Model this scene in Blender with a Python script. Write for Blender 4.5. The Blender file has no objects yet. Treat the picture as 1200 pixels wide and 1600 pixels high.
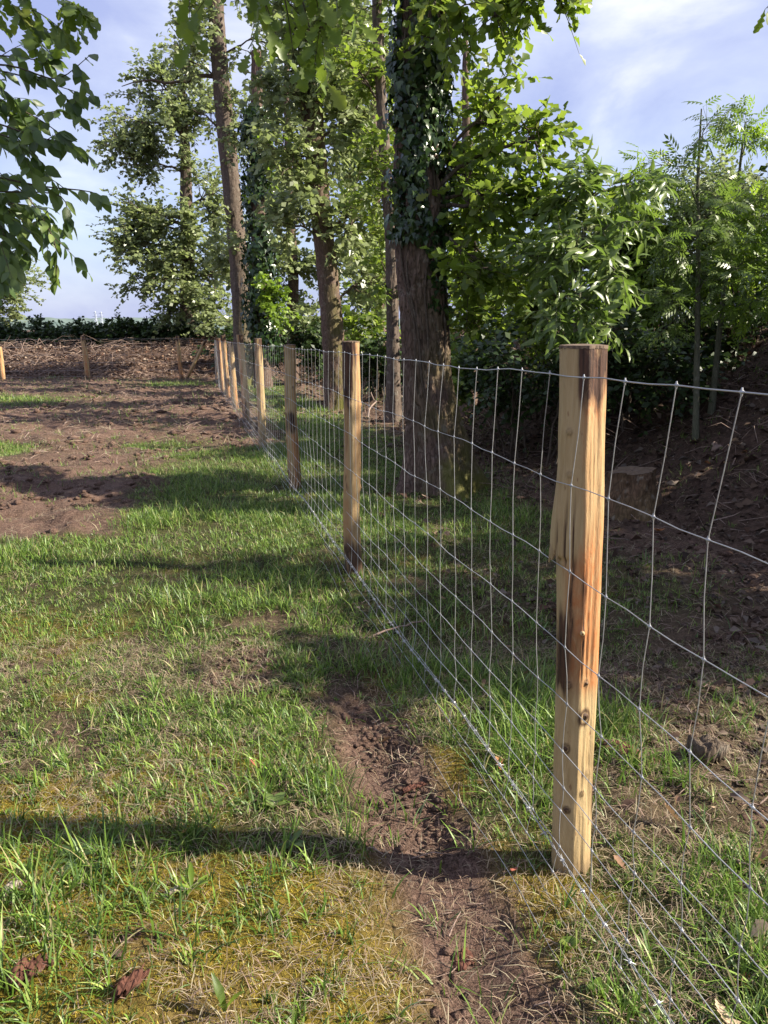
import bpy, math, random
import numpy as np
from mathutils import Matrix, Vector
R = math.radians
rng = np.random.default_rng(11)
random.seed(11)
scene = bpy.context.scene
C = scene.collection

# ------------------------------------------------------------------ camera
CAMZ, PITCH, FPX = 1.42, R(14), 1150.0
cam_d = bpy.data.cameras.new('camera')
cam = bpy.data.objects.new('camera', cam_d); C.objects.link(cam)
cam.location = (0, 0, CAMZ); cam.rotation_euler = (math.pi/2 - PITCH, 0, 0)
cam_d.sensor_fit = 'VERTICAL'; cam_d.sensor_height = 36; cam_d.lens = 36*FPX/1600
cam_d.clip_start = 0.05; cam_d.clip_end = 6000
scene.camera = cam

# ------------------------------------------------------------------ light
SUN_EL, SUN_DIR = 34.0, (1.0, -0.09)          # horizontal direction towards the sun
sun_az = math.atan2(SUN_DIR[0], SUN_DIR[1])    # clockwise from +Y
sd = bpy.data.lights.new('sun', 'SUN'); sd.energy = 5.0; sd.angle = R(0.5); sd.color = (1.0, 0.92, 0.77)
sun = bpy.data.objects.new('sun', sd); C.objects.link(sun)
hv = Vector((SUN_DIR[0], SUN_DIR[1], 0)).normalized()
tosun = Vector((hv.x*math.cos(R(SUN_EL)), hv.y*math.cos(R(SUN_EL)), math.sin(R(SUN_EL))))
sun.rotation_euler = tosun.to_track_quat('Z', 'Y').to_euler()
sun.location = tosun*50
scene.view_settings.view_transform = 'Standard'; scene.view_settings.look = 'None'
scene.view_settings.gamma = 1; scene.view_settings.use_curve_mapping = False
scene.view_settings.exposure = 1.4

def nodes_of(idb):
    idb.use_nodes = True
    nt = idb.node_tree; nt.nodes.clear(); return nt
def N(nt, typ, ins=None, **kw):
    n = nt.nodes.new(typ)
    for k, v in kw.items(): setattr(n, k, v)
    for k, v in (ins or {}).items():
        s = n.inputs[k]
        if isinstance(v, bpy.types.NodeSocket): nt.links.new(v, s)
        else: s.default_value = v
    return n
def ramp(nt, fac, stops, interp='LINEAR'):
    n = nt.nodes.new('ShaderNodeValToRGB'); nt.links.new(fac, n.inputs[0])
    cr = n.color_ramp; cr.interpolation = interp
    while len(cr.elements) < len(stops): cr.elements.new(0.5)
    for e, (p, c) in zip(cr.elements, stops):
        e.position = p; e.color = (c, c, c, 1) if isinstance(c, (int, float)) else (*c, 1)
    return n.outputs[0]
def mix(nt, fac, a, b, mode='MIX'):
    n = nt.nodes.new('ShaderNodeMix'); n.data_type = 'RGBA'; n.blend_type = mode
    for k, v in ((0, fac), (6, a), (7, b)):
        if isinstance(v, bpy.types.NodeSocket): nt.links.new(v, n.inputs[k])
        elif k == 0: n.inputs[0].default_value = v
        else: n.inputs[k].default_value = (*v, 1)
    return n.outputs[2]
def math_(nt, op, a, b=0.0):
    n = nt.nodes.new('ShaderNodeMath'); n.operation = op
    for k, v in ((0, a), (1, b)):
        if isinstance(v, bpy.types.NodeSocket): nt.links.new(v, n.inputs[k])
        else: n.inputs[k].default_value = v
    return n.outputs[0]

world = bpy.data.worlds.new('World'); scene.world = world
nt = nodes_of(world)
SKY_STR = 0.09
sky = N(nt, 'ShaderNodeTexSky', sky_type='NISHITA', sun_disc=False, sun_elevation=R(SUN_EL), sun_rotation=sun_az)
tc = N(nt, 'ShaderNodeTexCoord')
mp = N(nt, 'ShaderNodeMapping', {'Vector': tc.outputs['Generated'], 'Scale': (1.0, 1.0, 2.2)})
cn = N(nt, 'ShaderNodeTexNoise', {'Vector': mp.outputs[0], 'Scale': 2.3, 'Detail': 8.0, 'Roughness': 0.55, 'Distortion': 0.35})
cn2 = N(nt, 'ShaderNodeTexNoise', {'Vector': mp.outputs[0], 'Scale': 5.2, 'Detail': 6.0, 'Roughness': 0.5, 'Distortion': 0.2})
def lum(c): return tuple(v/SKY_STR for v in c)
sx_ = N(nt, 'ShaderNodeSeparateXYZ', {0: tc.outputs['Generated']}).outputs[0]
cl = ramp(nt, math_(nt, 'ADD', cn.outputs[0], ramp(nt, sx_, [(0.0, 0.0), (0.5, 0.07)])), [(0.34, (0.155, 0.182, 0.330)), (0.48, (0.185, 0.210, 0.345)), (0.58, (0.255, 0.280, 0.385)), (0.68, (0.40, 0.41, 0.44))])
cl2 = mix(nt, ramp(nt, cn2.outputs[0], [(0.45, 0.0), (0.75, 0.5)]), cl, (0.27, 0.30, 0.40))
clb = N(nt, 'ShaderNodeVectorMath', {0: cl2, 3: 1.0/SKY_STR}, operation='SCALE')
sep = N(nt, 'ShaderNodeSeparateXYZ', {0: tc.outputs['Generated']})
hz = ramp(nt, sep.outputs[2], [(0.0, 0.9), (0.10, 0.62), (0.28, 0.9), (1.0, 0.95)])
skc = mix(nt, hz, sky.outputs[0], clb.outputs[0])
bg = N(nt, 'ShaderNodeBackground', {'Color': skc, 'Strength': SKY_STR})
out = N(nt, 'ShaderNodeOutputWorld', {0: bg.outputs[0]})

# ------------------------------------------------------------------ helpers
def at(px, py, y):
    """world point on the photograph's ray (px,py) at distance y along +Y"""
    X = (px-600)/FPX; Y = (800-py)/FPX
    d = np.array([X, math.cos(PITCH)+Y*math.sin(PITCH), -math.sin(PITCH)+Y*math.cos(PITCH)])
    return np.array([0, 0, CAMZ]) + d*(y/d[1])

def _hash(ix, iy, iz, seed):
    h = (ix*374761393 + iy*668265263 + iz*2147483647 + seed*974634777) & 0xFFFFFFFF
    h = ((h ^ (h >> 13))*1274126177) & 0xFFFFFFFF
    h = ((h ^ (h >> 16))*2246822519) & 0xFFFFFFFF
    return ((h ^ (h >> 15)) & 0xFFFFFF)/float(0xFFFFFF)
def vnoise(P, seed=0):
    P = np.asarray(P, float)
    i = np.floor(P).astype(np.int64); f = P-i; f = f*f*(3-2*f)
    o = 0
    for dx in (0, 1):
        wx = f[..., 0] if dx else 1-f[..., 0]
        for dy in (0, 1):
            wy = f[..., 1] if dy else 1-f[..., 1]
            for dz in (0, 1):
                wz = f[..., 2] if dz else 1-f[..., 2]
                o = o + wx*wy*wz*_hash(i[..., 0]+dx, i[..., 1]+dy, i[..., 2]+dz, seed)
    return o
def fbm(P, octv=4, seed=0, gain=0.5):
    P = np.asarray(P, float); a, s, t = 1.0, 0.0, 0.0
    for k in range(octv):
        s = s + a*vnoise(P*(2.03**k), seed+k*17); t += a; a *= gain
    return s/t
def n2(x, y, f, octv=3, seed=0, gain=0.5):
    x = np.asarray(x, float)*f; y = np.asarray(y, float)*f; a, t_, o = 1.0, 0.0, 0.0
    for k in range(octv):                      # turn every octave so that no lattice shows
        an = 0.6+k*1.1; c_, s_ = math.cos(an), math.sin(an); q = 2.03**k
        o = o+a*vnoise(np.stack([(x*c_-y*s_)*q, (x*s_+y*c_)*q, np.zeros_like(x)+0.37], -1), seed+k*17); t_ += a; a *= gain
    return o/t_
def sst(a, b, x):
    t = np.clip((x-a)/(b-a), 0, 1); return t*t*(3-2*t)
def bump(x, c, w): return np.exp(-((x-c)/w)**2)

def mesh_from(name, V, faces_flat, sizes, attrs=None, smooth=True):
    """fast mesh: V (n,3); faces_flat loop vertex ids; sizes per polygon"""
    me = bpy.data.meshes.new(name)
    V = np.ascontiguousarray(V, np.float32); F = np.ascontiguousarray(faces_flat, np.int32)
    sizes = np.ascontiguousarray(sizes, np.int32)
    me.vertices.add(len(V)); me.vertices.foreach_set('co', V.ravel())
    me.loops.add(len(F)); me.loops.foreach_set('vertex_index', F)
    me.polygons.add(len(sizes))
    st = np.zeros(len(sizes), np.int32); st[1:] = np.cumsum(sizes)[:-1]
    me.polygons.foreach_set('loop_start', st); me.polygons.foreach_set('loop_total', sizes)
    me.polygons.foreach_set('use_smooth', np.full(len(sizes), smooth, bool))
    for k, v in (attrs or {}).items():
        v = np.ascontiguousarray(v, np.float32)
        if v.ndim == 1:
            a = me.attributes.new(k, 'FLOAT', 'POINT'); a.data.foreach_set('value', v)
        else:
            a = me.attributes.new(k, 'FLOAT_COLOR', 'POINT'); a.data.foreach_set('color', np.c_[v, np.ones(len(v))].astype(np.float32).ravel())
    me.update(calc_edges=True); me.validate(clean_customdata=False)
    return me

class MB:
    def __init__(s): s.V = []; s.F = []; s.S = []; s.n = 0; s.A = {}
    def add(s, V, F, **attrs):
        """F: list/array of same size polys"""
        F = np.asarray(F); V = np.asarray(V, float)
        s.V.append(V); s.F.append((F+s.n).ravel()); s.S.append(np.full(len(F), F.shape[1])); s.n += len(V)
        for k, v in attrs.items(): s.A.setdefault(k, []).append(np.broadcast_to(v, (len(V),)+np.shape(v)[1:]) if np.ndim(v) else np.full(len(V), v))
    def mesh(s, name, smooth=True):
        return mesh_from(name, np.concatenate(s.V), np.concatenate(s.F), np.concatenate(s.S), {k: np.concatenate(v) for k, v in s.A.items()}, smooth)

def obj(name, me, mat=None, parent=None, loc=None):
    o = bpy.data.objects.new(name, me); C.objects.link(o)
    if mat is not None and me is not None and not me.materials: me.materials.append(mat)
    if parent is not None: o.parent = parent
    if loc is not None: o.location = loc
    return o
def tag(o, label=None, cat=None, group=None, kind=None):
    if label: o['label'] = label
    if cat: o['category'] = cat
    if group: o['group'] = group
    if kind: o['kind'] = kind
    return o
def thing(name, label, cat, loc=(0, 0, 0), group=None):
    o = bpy.data.objects.new(name, None); C.objects.link(o); o.location = loc; o.empty_display_size = 0.1
    return tag(o, label, cat, group)

def frames(P):
    P = np.asarray(P, float); T = np.gradient(P, axis=0); T /= np.linalg.norm(T, axis=1)[:, None]+1e-9
    ref = np.array([0, 0, 1.0]) if abs(T[:, 2]).mean() < 0.8 else np.array([0, -1.0, 0])
    A = np.cross(ref, T); A /= np.linalg.norm(A, axis=1)[:, None]+1e-9
    B = np.cross(T, A); return T, A, B
def tube(P, r, sides=6, cap=True):
    P = np.asarray(P, float); n = len(P); r = np.broadcast_to(np.asarray(r, float), (n,))
    T, A, B = frames(P); th = np.arange(sides)/sides*2*math.pi
    V = P[:, None] + r[:, None, None]*(np.cos(th)[None, :, None]*A[:, None]+np.sin(th)[None, :, None]*B[:, None])
    V = V.reshape(-1, 3)
    i = np.arange(n-1)[:, None]*sides; j = np.arange(sides)[None]; k = (j+1) % sides
    F = np.stack([i+j, i+k, i+sides+k, i+sides+j], -1).reshape(-1, 4)
    return V, F
def curve(a, b, n=8, sag=0.0, wob=0.0, seed=None):
    a = np.asarray(a, float); b = np.asarray(b, float); t = np.linspace(0, 1, n)[:, None]
    P = a+(b-a)*t; L = np.linalg.norm(b-a)
    P[:, 2] += sag*L*4*(t*(1-t))[:, 0]
    if wob:
        w = rng.normal(0, 1, (n, 3)); w = (w+np.roll(w, 1, 0)+np.roll(w, -1, 0))/3
        P += w*wob*L*np.sin(t*math.pi)
    return P

# ------------------------------------------------------------------ fence line and ground shape
F0 = np.array([0.514, 1.731]); FD = np.array([-0.67, 2.55]); FSP = np.linalg.norm(FD); FU = FD/FSP
FN = np.array([FU[1], -FU[0]])             # to the right of the fence
def fence_s(x, y): return (x-F0[0])*FN[0]+(y-F0[1])*FN[1]
def fence_u(x, y): return (x-F0[0])*FU[0]+(y-F0[1])*FU[1]
def fpt(u, s=0.0):
    return F0+FU*u+FN*s
def base_h(x, y):
    g = -0.0115*np.clip(y-2.0, 0, 60)
    s = fence_s(x, y)
    b1 = sst(2.3, 5.6, s)*1.55*(1-0.8*sst(7.5, 11, s))
    b2 = sst(25.6, 29.6, y)*(1.08+0.30*sst(-12, -5, x))*(1-0.8*sst(32, 36, y))*sst(-1.5, 0.0, -(s-6.5))
    return g+np.maximum(b1, b2)
def bank(x, y):
    s = fence_s(x, y)
    return np.clip(np.maximum(sst(2.1, 2.9, s), sst(25.2, 26.6, y)), 0, 1)
def dirt_mask(x, y):
    s = fence_s(x, y); nz = n2(x, y, 1.4, 4, 5)-0.5; nf = n2(x, y, 5.0, 3, 8)-0.5
    rut = bump(s+0.37+nz*0.16, 0, 0.15)*sst(3.1, 2.3, y)*(1.30+1.0*(n2(x, y, 3.4, 3, 15)-0.5)) + 0.25*bump(s+0.38, 0, 0.2)*sst(5, 3, y)
    edge = np.interp(y, [4.6, 5.2, 7.5, 9.0, 9.8, 10.6], [-3.2, -1.95, -2.35, -2.5, -1.2, 0.5])
    fieldB = sst(0.30, -0.30, x+nz*1.3+nf*0.5-edge)*sst(4.5, 5.3, y+nz*1.6)*sst(0.9, -0.1, s)
    fieldA = 0*fieldB
    patch = np.maximum.reduce([bump(np.hypot((x+8.9)/1.9, (y-16.5)/1.7), 0, 1), bump(np.hypot((x+5.1)/0.7, (y-9.0)/0.8), 0, 1),
                               bump(np.hypot((x+6.2)/1.2, (y-22.4)/1.2), 0, 1)*0.8, bump(np.hypot((x+2.9)/0.8, (y-9.6)/0.6), 0, 1)*0.55])
    fieldB = fieldB*np.clip(1-1.5*patch, 0, 1)
    right = sst(0.15, 0.7, s)*(0.50+1.2*nz)*sst(5.0, 2.6, y) + sst(1.3, 2.3, s+nz*0.8)*0.9
    left = np.maximum(0.8*bump(np.hypot((x+1.35)/0.35, (y-2.35)/0.45), 0, 1), 0.5*bump(np.hypot((x+1.5)/0.5, (y-3.0)/0.25), 0, 1))*(0.6+1.2*nz+1.2*nf)
    bare = 0.5*sst(0.555, 0.66, n2(x, y, 2.4, 4, 121)+0.3*nf)*sst(5.5, 3.5, y)
    d = np.maximum.reduce([rut, bare, fieldB, right, left, bank(x, y)])
    return np.clip(d+nf*0.35*(d > 0.03), 0, 1)
def moss_mask(x, y):
    m = n2(x, y, 2.6, 4, 31)+0.55*(n2(x, y, 13, 3, 32)-0.5)
    loc = np.maximum.reduce([bump(np.hypot((x+0.55)/0.75, (y-1.45)/0.42), 0, 1), bump(np.hypot((x+1.0)/0.45, (y-1.95)/0.25), 0, 1), 0.8*bump(np.hypot((x-0.02)/0.16, (y-2.75)/0.3), 0, 1),
                             0.9*bump(np.hypot((x-0.22)/0.10, (y-2.12)/0.12), 0, 1), 0.8*bump(np.hypot((x-0.42)/0.14, (y-1.62)/0.10), 0, 1), 0.6*bump(np.hypot((x+1.7)/0.5, (y-3.3)/0.3), 0, 1)])
    return np.clip(sst(0.44, 0.62, m*0.75+0.50*loc)*(0.35+0.65*sst(3.6, 2.2, y)), 0, 1)
def ground_h(x, y):
    x = np.asarray(x, float); y = np.asarray(y, float)
    d = dirt_mask(x, y); b = bank(x, y); far = sst(60, 25, np.hypot(x, y))
    h = base_h(x, y)
    clod = n2(x, y, 2.6, 4, 3, 0.6)-0.5
    fine = n2(x, y, 11, 3, 9, 0.6)-0.5
    ridged = 1-np.abs(2*n2(x, y, 1.1, 3, 44)-1)
    s = fence_s(x, y)
    fieldd = sst(-1.5, -2.4, x)*sst(4.5, 5.5, y)
    near = sst(5, 3, y)*sst(2.5, 1.0, fence_s(x, y)+0*x)
    h = h + far*((0.07+0.05*d)*clod + 0.022*fine*(1-d) + d*(0.045+0.012*near)*fine*(1+fieldd) + near*d*0.035*(n2(x, y, 5.0, 3, 101)-0.5) + fieldd*d*(1-b)*(0.20*(ridged-0.7)+0.10*clod))
    h = h + far*b*(0.22*(n2(x, y, 0.9, 4, 71)-0.5)+0.10*fine)
    h = h - 0.055*bump(s+0.38, 0, 0.17)*sst(3.2, 2.2, y)
    return h

# ------------------------------------------------------------------ materials
def prin(nt, **ins):
    return N(nt, 'ShaderNodeBsdfPrincipled', {k.replace('_', ' '): v for k, v in ins.items()})
def finish(nt, sh): N(nt, 'ShaderNodeOutputMaterial', {0: sh})
def newmat(name):
    m = bpy.data.materials.new(name); return m, nodes_of(m)

def leaf_mat(name, stops, trans=(0.22, 0.36, 0.04), tf=0.4, rough=0.42, src='attr', spec=0.5):
    m, nt = newmat(name)
    if src == 'attr': fac = N(nt, 'ShaderNodeAttribute', attribute_name='rnd').outputs['Fac']
    else: fac = N(nt, 'ShaderNodeObjectInfo').outputs['Random']
    col = ramp(nt, fac, stops)
    nz = N(nt, 'ShaderNodeTexNoise', {'Scale': 9.0 if src == 'attr' else 60.0, 'Detail': 3.0})
    if src != 'attr': nt.links.new(N(nt, 'ShaderNodeTexCoord').outputs['Object'], nz.inputs['Vector'])
    col = mix(nt, 1.0, col, ramp(nt, nz.outputs[0], [(0.3, 0.72), (0.7, 1.22)]), 'MULTIPLY')
    b = prin(nt, Base_Color=col, Roughness=rough, Specular_IOR_Level=spec)
    tcol = mix(nt, 0.55, col, trans)
    t = N(nt, 'ShaderNodeBsdfTranslucent', {'Color': tcol})
    ms = N(nt, 'ShaderNodeMixShader', {0: tf, 1: b.outputs[0], 2: t.outputs[0]})
    finish(nt, ms.outputs[0]); return m

OAK = [(0.0, (0.060, 0.100, 0.018)), (0.45, (0.115, 0.175, 0.026)), (0.8, (0.170, 0.240, 0.036)), (1.0, (0.22, 0.24, 0.05))]
OAKG = [(0.0, (0.10, 0.125, 0.055)), (0.5, (0.21, 0.25, 0.110)), (0.9, (0.30, 0.35, 0.165)), (1.0, (0.35, 0.38, 0.21))]
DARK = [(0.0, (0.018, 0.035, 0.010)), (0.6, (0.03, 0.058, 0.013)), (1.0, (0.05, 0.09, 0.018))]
LIME = [(0.0, (0.09, 0.15, 0.016)), (0.5, (0.16, 0.25, 0.026)), (1.0, (0.24, 0.33, 0.05))]
CHES = [(0.0, (0.080, 0.125, 0.030)), (0.5, (0.145, 0.205, 0.055)), (1.0, (0.21, 0.265, 0.080))]
ELM = [(0.0, (0.045, 0.085, 0.026)), (0.5, (0.085, 0.140, 0.042)), (0.85, (0.150, 0.215, 0.060)), (1.0, (0.21, 0.27, 0.075))]
IVY = [(0.0, (0.012, 0.030, 0.010)), (0.5, (0.022, 0.048, 0.014)), (0.9, (0.045, 0.085, 0.02)), (1.0, (0.08, 0.13, 0.03))]
LM = {}
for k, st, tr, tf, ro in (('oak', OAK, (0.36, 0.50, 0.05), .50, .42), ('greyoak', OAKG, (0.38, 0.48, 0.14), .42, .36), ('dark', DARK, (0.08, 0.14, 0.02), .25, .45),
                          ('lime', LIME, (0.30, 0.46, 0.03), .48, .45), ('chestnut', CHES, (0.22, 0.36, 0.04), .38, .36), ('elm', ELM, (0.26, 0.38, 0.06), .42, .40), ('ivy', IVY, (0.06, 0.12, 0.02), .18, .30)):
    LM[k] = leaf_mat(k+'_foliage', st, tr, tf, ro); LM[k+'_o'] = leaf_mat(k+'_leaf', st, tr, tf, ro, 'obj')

def bark_mat(name, c1, c2, moss=0.0, scale=1.0, bumpd=0.6):
    m, nt = newmat(name)
    tc = N(nt, 'ShaderNodeTexCoord')
    mp = N(nt, 'ShaderNodeMapping', {'Vector': tc.outputs['Object'], 'Scale': (1*scale, 1*scale, 0.22*scale)})
    v = N(nt, 'ShaderNodeTexVoronoi', {'Vector': mp.outputs[0], 'Scale': 34.0}, feature='DISTANCE_TO_EDGE')
    nz = N(nt, 'ShaderNodeTexNoise', {'Vector': mp.outputs[0], 'Scale': 22.0, 'Detail': 8.0, 'Roughness': 0.65, 'Distortion': 0.6})
    big = N(nt, 'ShaderNodeTexNoise', {'Vector': tc.outputs['Object'], 'Scale': 3.0, 'Detail': 5.0})
    f = math_(nt, 'MULTIPLY', ramp(nt, v.outputs['Distance'], [(0.0, 0.35), (0.12, 1.0)]), ramp(nt, nz.outputs[0], [(0.3, 0.3), (0.7, 1.0)]))
    col = mix(nt, f, c1, c2)
    lich = N(nt, 'ShaderNodeTexNoise', {'Vector': tc.outputs['Object'], 'Scale': 14.0, 'Detail': 5.0})
    col = mix(nt, ramp(nt, lich.outputs[0], [(0.58, 0.0), (0.70, 0.45)]), col, (0.26, 0.24, 0.20))
    if moss:
        at_ = N(nt, 'ShaderNodeAttribute', attribute_name='moss').outputs['Fac']
        mf = math_(nt, 'MULTIPLY', at_, ramp(nt, big.outputs[0], [(0.38, 0.0), (0.55, moss)]))
        col = mix(nt, mf, col, (0.10, 0.105, 0.018))
    bp = N(nt, 'ShaderNodeBump', {'Strength': bumpd, 'Distance': 0.012, 'Height': f})
    b = prin(nt, Base_Color=col, Roughness=0.9, Normal=bp.outputs[0], Specular_IOR_Level=0.2)
    finish(nt, b.outputs[0]); return m
BARK = bark_mat('oak_bark', (0.032, 0.021, 0.016), (0.185, 0.125, 0.098), 0.9)
BARKG = bark_mat('grey_bark', (0.045, 0.033, 0.027), (0.165, 0.125, 0.10), 0.9)
TWIG = bark_mat('twig_bark', (0.05, 0.035, 0.025), (0.13, 0.10, 0.075), 0, 2)
STEM = bark_mat('sapling_bark', (0.06, 0.065, 0.04), (0.15, 0.145, 0.10), 0, 2, 0.3)
BRUSHM = bark_mat('dry_twig', (0.13, 0.085, 0.065), (0.34, 0.25, 0.205), 0, 2, 0.3)

def wood_mat():
    m, nt = newmat('peeled_wood')
    tc = N(nt, 'ShaderNodeTexCoord')
    A = lambda k: N(nt, 'ShaderNodeAttribute', attribute_name=k).outputs['Fac']
    st = N(nt, 'ShaderNodeMapping', {'Vector': tc.outputs['Object'], 'Scale': (1, 1, 0.06)})
    fib = N(nt, 'ShaderNodeTexNoise', {'Vector': st.outputs[0], 'Scale': 130.0, 'Detail': 6.0, 'Roughness': 0.6, 'Distortion': 0.4})
    st2 = N(nt, 'ShaderNodeMapping', {'Vector': tc.outputs['Object'], 'Scale': (1, 1, 0.36)})
    str2 = N(nt, 'ShaderNodeTexNoise', {'Vector': st2.outputs[0], 'Scale': 24.0, 'Detail': 7.0, 'Roughness': 0.7, 'Distortion': 1.6})
    col = mix(nt, ramp(nt, fib.outputs[0], [(0.3, 0.0), (0.7, 1.0)]), (0.335, 0.228, 0.108), (0.45, 0.330, 0.175))
    col = mix(nt, math_(nt, 'MULTIPLY', A('orange'), ramp(nt, str2.outputs[0], [(0.32, 0.15), (0.62, 1.0)])), col, (0.40, 0.150, 0.052))
    col = mix(nt, ramp(nt, str2.outputs[0], [(0.60, 0.0), (0.75, 0.30)]), col, (0.17, 0.098, 0.045))
    fl = N(nt, 'ShaderNodeTexNoise', {'Vector': st2.outputs[0], 'Scale': 75.0, 'Detail': 2.0})
    col = mix(nt, ramp(nt, fl.outputs[0], [(0.68, 0.0), (0.74, 0.7)]), col, (0.20, 0.10, 0.05))
    bk = math_(nt, 'MINIMUM', math_(nt, 'MULTIPLY', math_(nt, 'MULTIPLY', A('bark'), 1.35), ramp(nt, str2.outputs[0], [(0.30, 0.5), (0.50, 1.0)])), 1.0)
    barkc = mix(nt, ramp(nt, fib.outputs[0], [(0.35, 0.0), (0.7, 1.0)]), (0.022, 0.011, 0.008), (0.10, 0.045, 0.026))
    col = mix(nt, bk, col, barkc)
    col = mix(nt, A('knot'), col, (0.05, 0.024, 0.014))
    soil = N(nt, 'ShaderNodeTexNoise', {'Vector': tc.outputs['Object'], 'Scale': 18.0, 'Detail': 4.0})
    col = mix(nt, math_(nt, 'MULTIPLY', A('soil'), ramp(nt, soil.outputs[0], [(0.35, 0.2), (0.6, 1.0)])), col, (0.10, 0.065, 0.045))
    bp = N(nt, 'ShaderNodeBump', {'Strength': 0.6, 'Distance': 0.005, 'Height': math_(nt, 'ADD', fib.outputs[0], str2.outputs[0])})
    b = prin(nt, Base_Color=col, Roughness=0.62, Normal=bp.outputs[0], Specular_IOR_Level=0.3)
    finish(nt, b.outputs[0]); return m
WOOD = wood_mat()
def end_mat():
    m, nt = newmat('end_grain')
    tc = N(nt, 'ShaderNodeTexCoord')
    w = N(nt, 'ShaderNodeTexWave', {'Vector': tc.outputs['Object'], 'Scale': 45.0, 'Distortion': 2.0, 'Detail': 2.0}, wave_type='RINGS', rings_direction='Z')
    nz = N(nt, 'ShaderNodeTexNoise', {'Vector': tc.outputs['Object'], 'Scale': 40.0, 'Detail': 4.0})
    col = mix(nt, w.outputs[0], (0.11, 0.07, 0.045), (0.20, 0.135, 0.085))
    col = mix(nt, ramp(nt, nz.outputs[0], [(0.4, 0.0), (0.65, 0.7)]), col, (0.07, 0.042, 0.028))
    b = prin(nt, Base_Color=col, Roughness=0.8); finish(nt, b.outputs[0]); return m
ENDG = end_mat()
def wire_mat():
    m, nt = newmat('galvanised_wire')
    nz = N(nt, 'ShaderNodeTexNoise', {'Scale': 30.0, 'Detail': 2.0})
    b = prin(nt, Base_Color=ramp(nt, nz.outputs[0], [(0.3, (0.32, 0.32, 0.33)), (0.7, (0.58, 0.58, 0.58))]), Metallic=0.6, Roughness=0.42)
    finish(nt, b.outputs[0]); return m
WIRE = wire_mat()

def ground_mat():
    m, nt = newmat('ground')
    tc = N(nt, 'ShaderNodeTexCoord'); P = tc.outputs['Object']
    A = lambda k: N(nt, 'ShaderNodeAttribute', attribute_name=k).outputs['Fac']
    n1 = N(nt, 'ShaderNodeTexNoise', {'Vector': P, 'Scale': 7.0, 'Detail': 9.0, 'Roughness': 0.7})
    n2_ = N(nt, 'ShaderNodeTexNoise', {'Vector': P, 'Scale': 55.0, 'Detail': 6.0, 'Roughness': 0.7, 'Distortion': 1.2})
    n3 = N(nt, 'ShaderNodeTexNoise', {'Vector': P, 'Scale': 190.0, 'Detail': 3.0, 'Roughness': 0.6})
    vo = N(nt, 'ShaderNodeTexVoronoi', {'Vector': P, 'Scale': 42.0, 'Randomness': 1.0})
    soil = mix(nt, ramp(nt, n1.outputs[0], [(0.32, 0.0), (0.68, 1.0)]), (0.040, 0.023, 0.017), (0.185, 0.112, 0.084))
    soil = mix(nt, ramp(nt, n2_.outputs[0], [(0.45, 0.0), (0.72, 0.85)]), soil, (0.30, 0.20, 0.15))
    soil = mix(nt, ramp(nt, n3.outputs[0], [(0.35, 0.8), (0.5, 0.0)]), soil, (0.035, 0.022, 0.016))
    turf = mix(nt, ramp(nt, n1.outputs[0], [(0.35, 0.0), (0.65, 1.0)]), (0.020, 0.024, 0.008), (0.058, 0.060, 0.019))  # turf colour kept dark: shade between the blades is put in it
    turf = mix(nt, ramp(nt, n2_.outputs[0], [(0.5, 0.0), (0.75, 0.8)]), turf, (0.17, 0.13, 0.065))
    mossc = mix(nt, ramp(nt, n2_.outputs[0], [(0.3, 0.0), (0.7, 1.0)]), (0.095, 0.066, 0.012), (0.29, 0.215, 0.032))
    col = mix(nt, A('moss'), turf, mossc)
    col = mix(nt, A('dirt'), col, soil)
    lit = mix(nt, ramp(nt, vo.outputs['Color'], [(0.2, 0.0), (0.8, 1.0)]), (0.026, 0.017, 0.012), (0.095, 0.060, 0.044))
    col = mix(nt, math_(nt, 'MULTIPLY', A('bank'), ramp(nt, n1.outputs[0], [(0.35, 0.3), (0.6, 0.9)])), col, lit)
    hh = math_(nt, 'ADD', math_(nt, 'MULTIPLY', n2_.outputs[0], 1.0), math_(nt, 'MULTIPLY', n3.outputs[0], 0.5))
    bp = N(nt, 'ShaderNodeBump', {'Strength': 0.9, 'Distance': 0.02, 'Height': hh})
    b = prin(nt, Base_Color=col, Roughness=0.95, Normal=bp.outputs[0], Specular_IOR_Level=0.15)
    finish(nt, b.outputs[0]); return m
GROUND = ground_mat()
def vcol_mat(name, rough=0.6, tf=0.3, attr='Col', spec=0.4):
    m, nt = newmat(name)
    c = N(nt, 'ShaderNodeAttribute', attribute_name=attr).outputs['Color']
    b = prin(nt, Base_Color=c, Roughness=rough, Specular_IOR_Level=spec)
    if tf:
        t = N(nt, 'ShaderNodeBsdfTranslucent', {'Color': c})
        finish(nt, N(nt, 'ShaderNodeMixShader', {0: tf, 1: b.outputs[0], 2: t.outputs[0]}).outputs[0])
    else: finish(nt, b.outputs[0])
    return m
GRASS = vcol_mat('grass_blades', 0.42, 0.28, 'Col', 0.35)
LITTER = vcol_mat('dry_leaf_litter', 0.75, 0.15)

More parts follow.
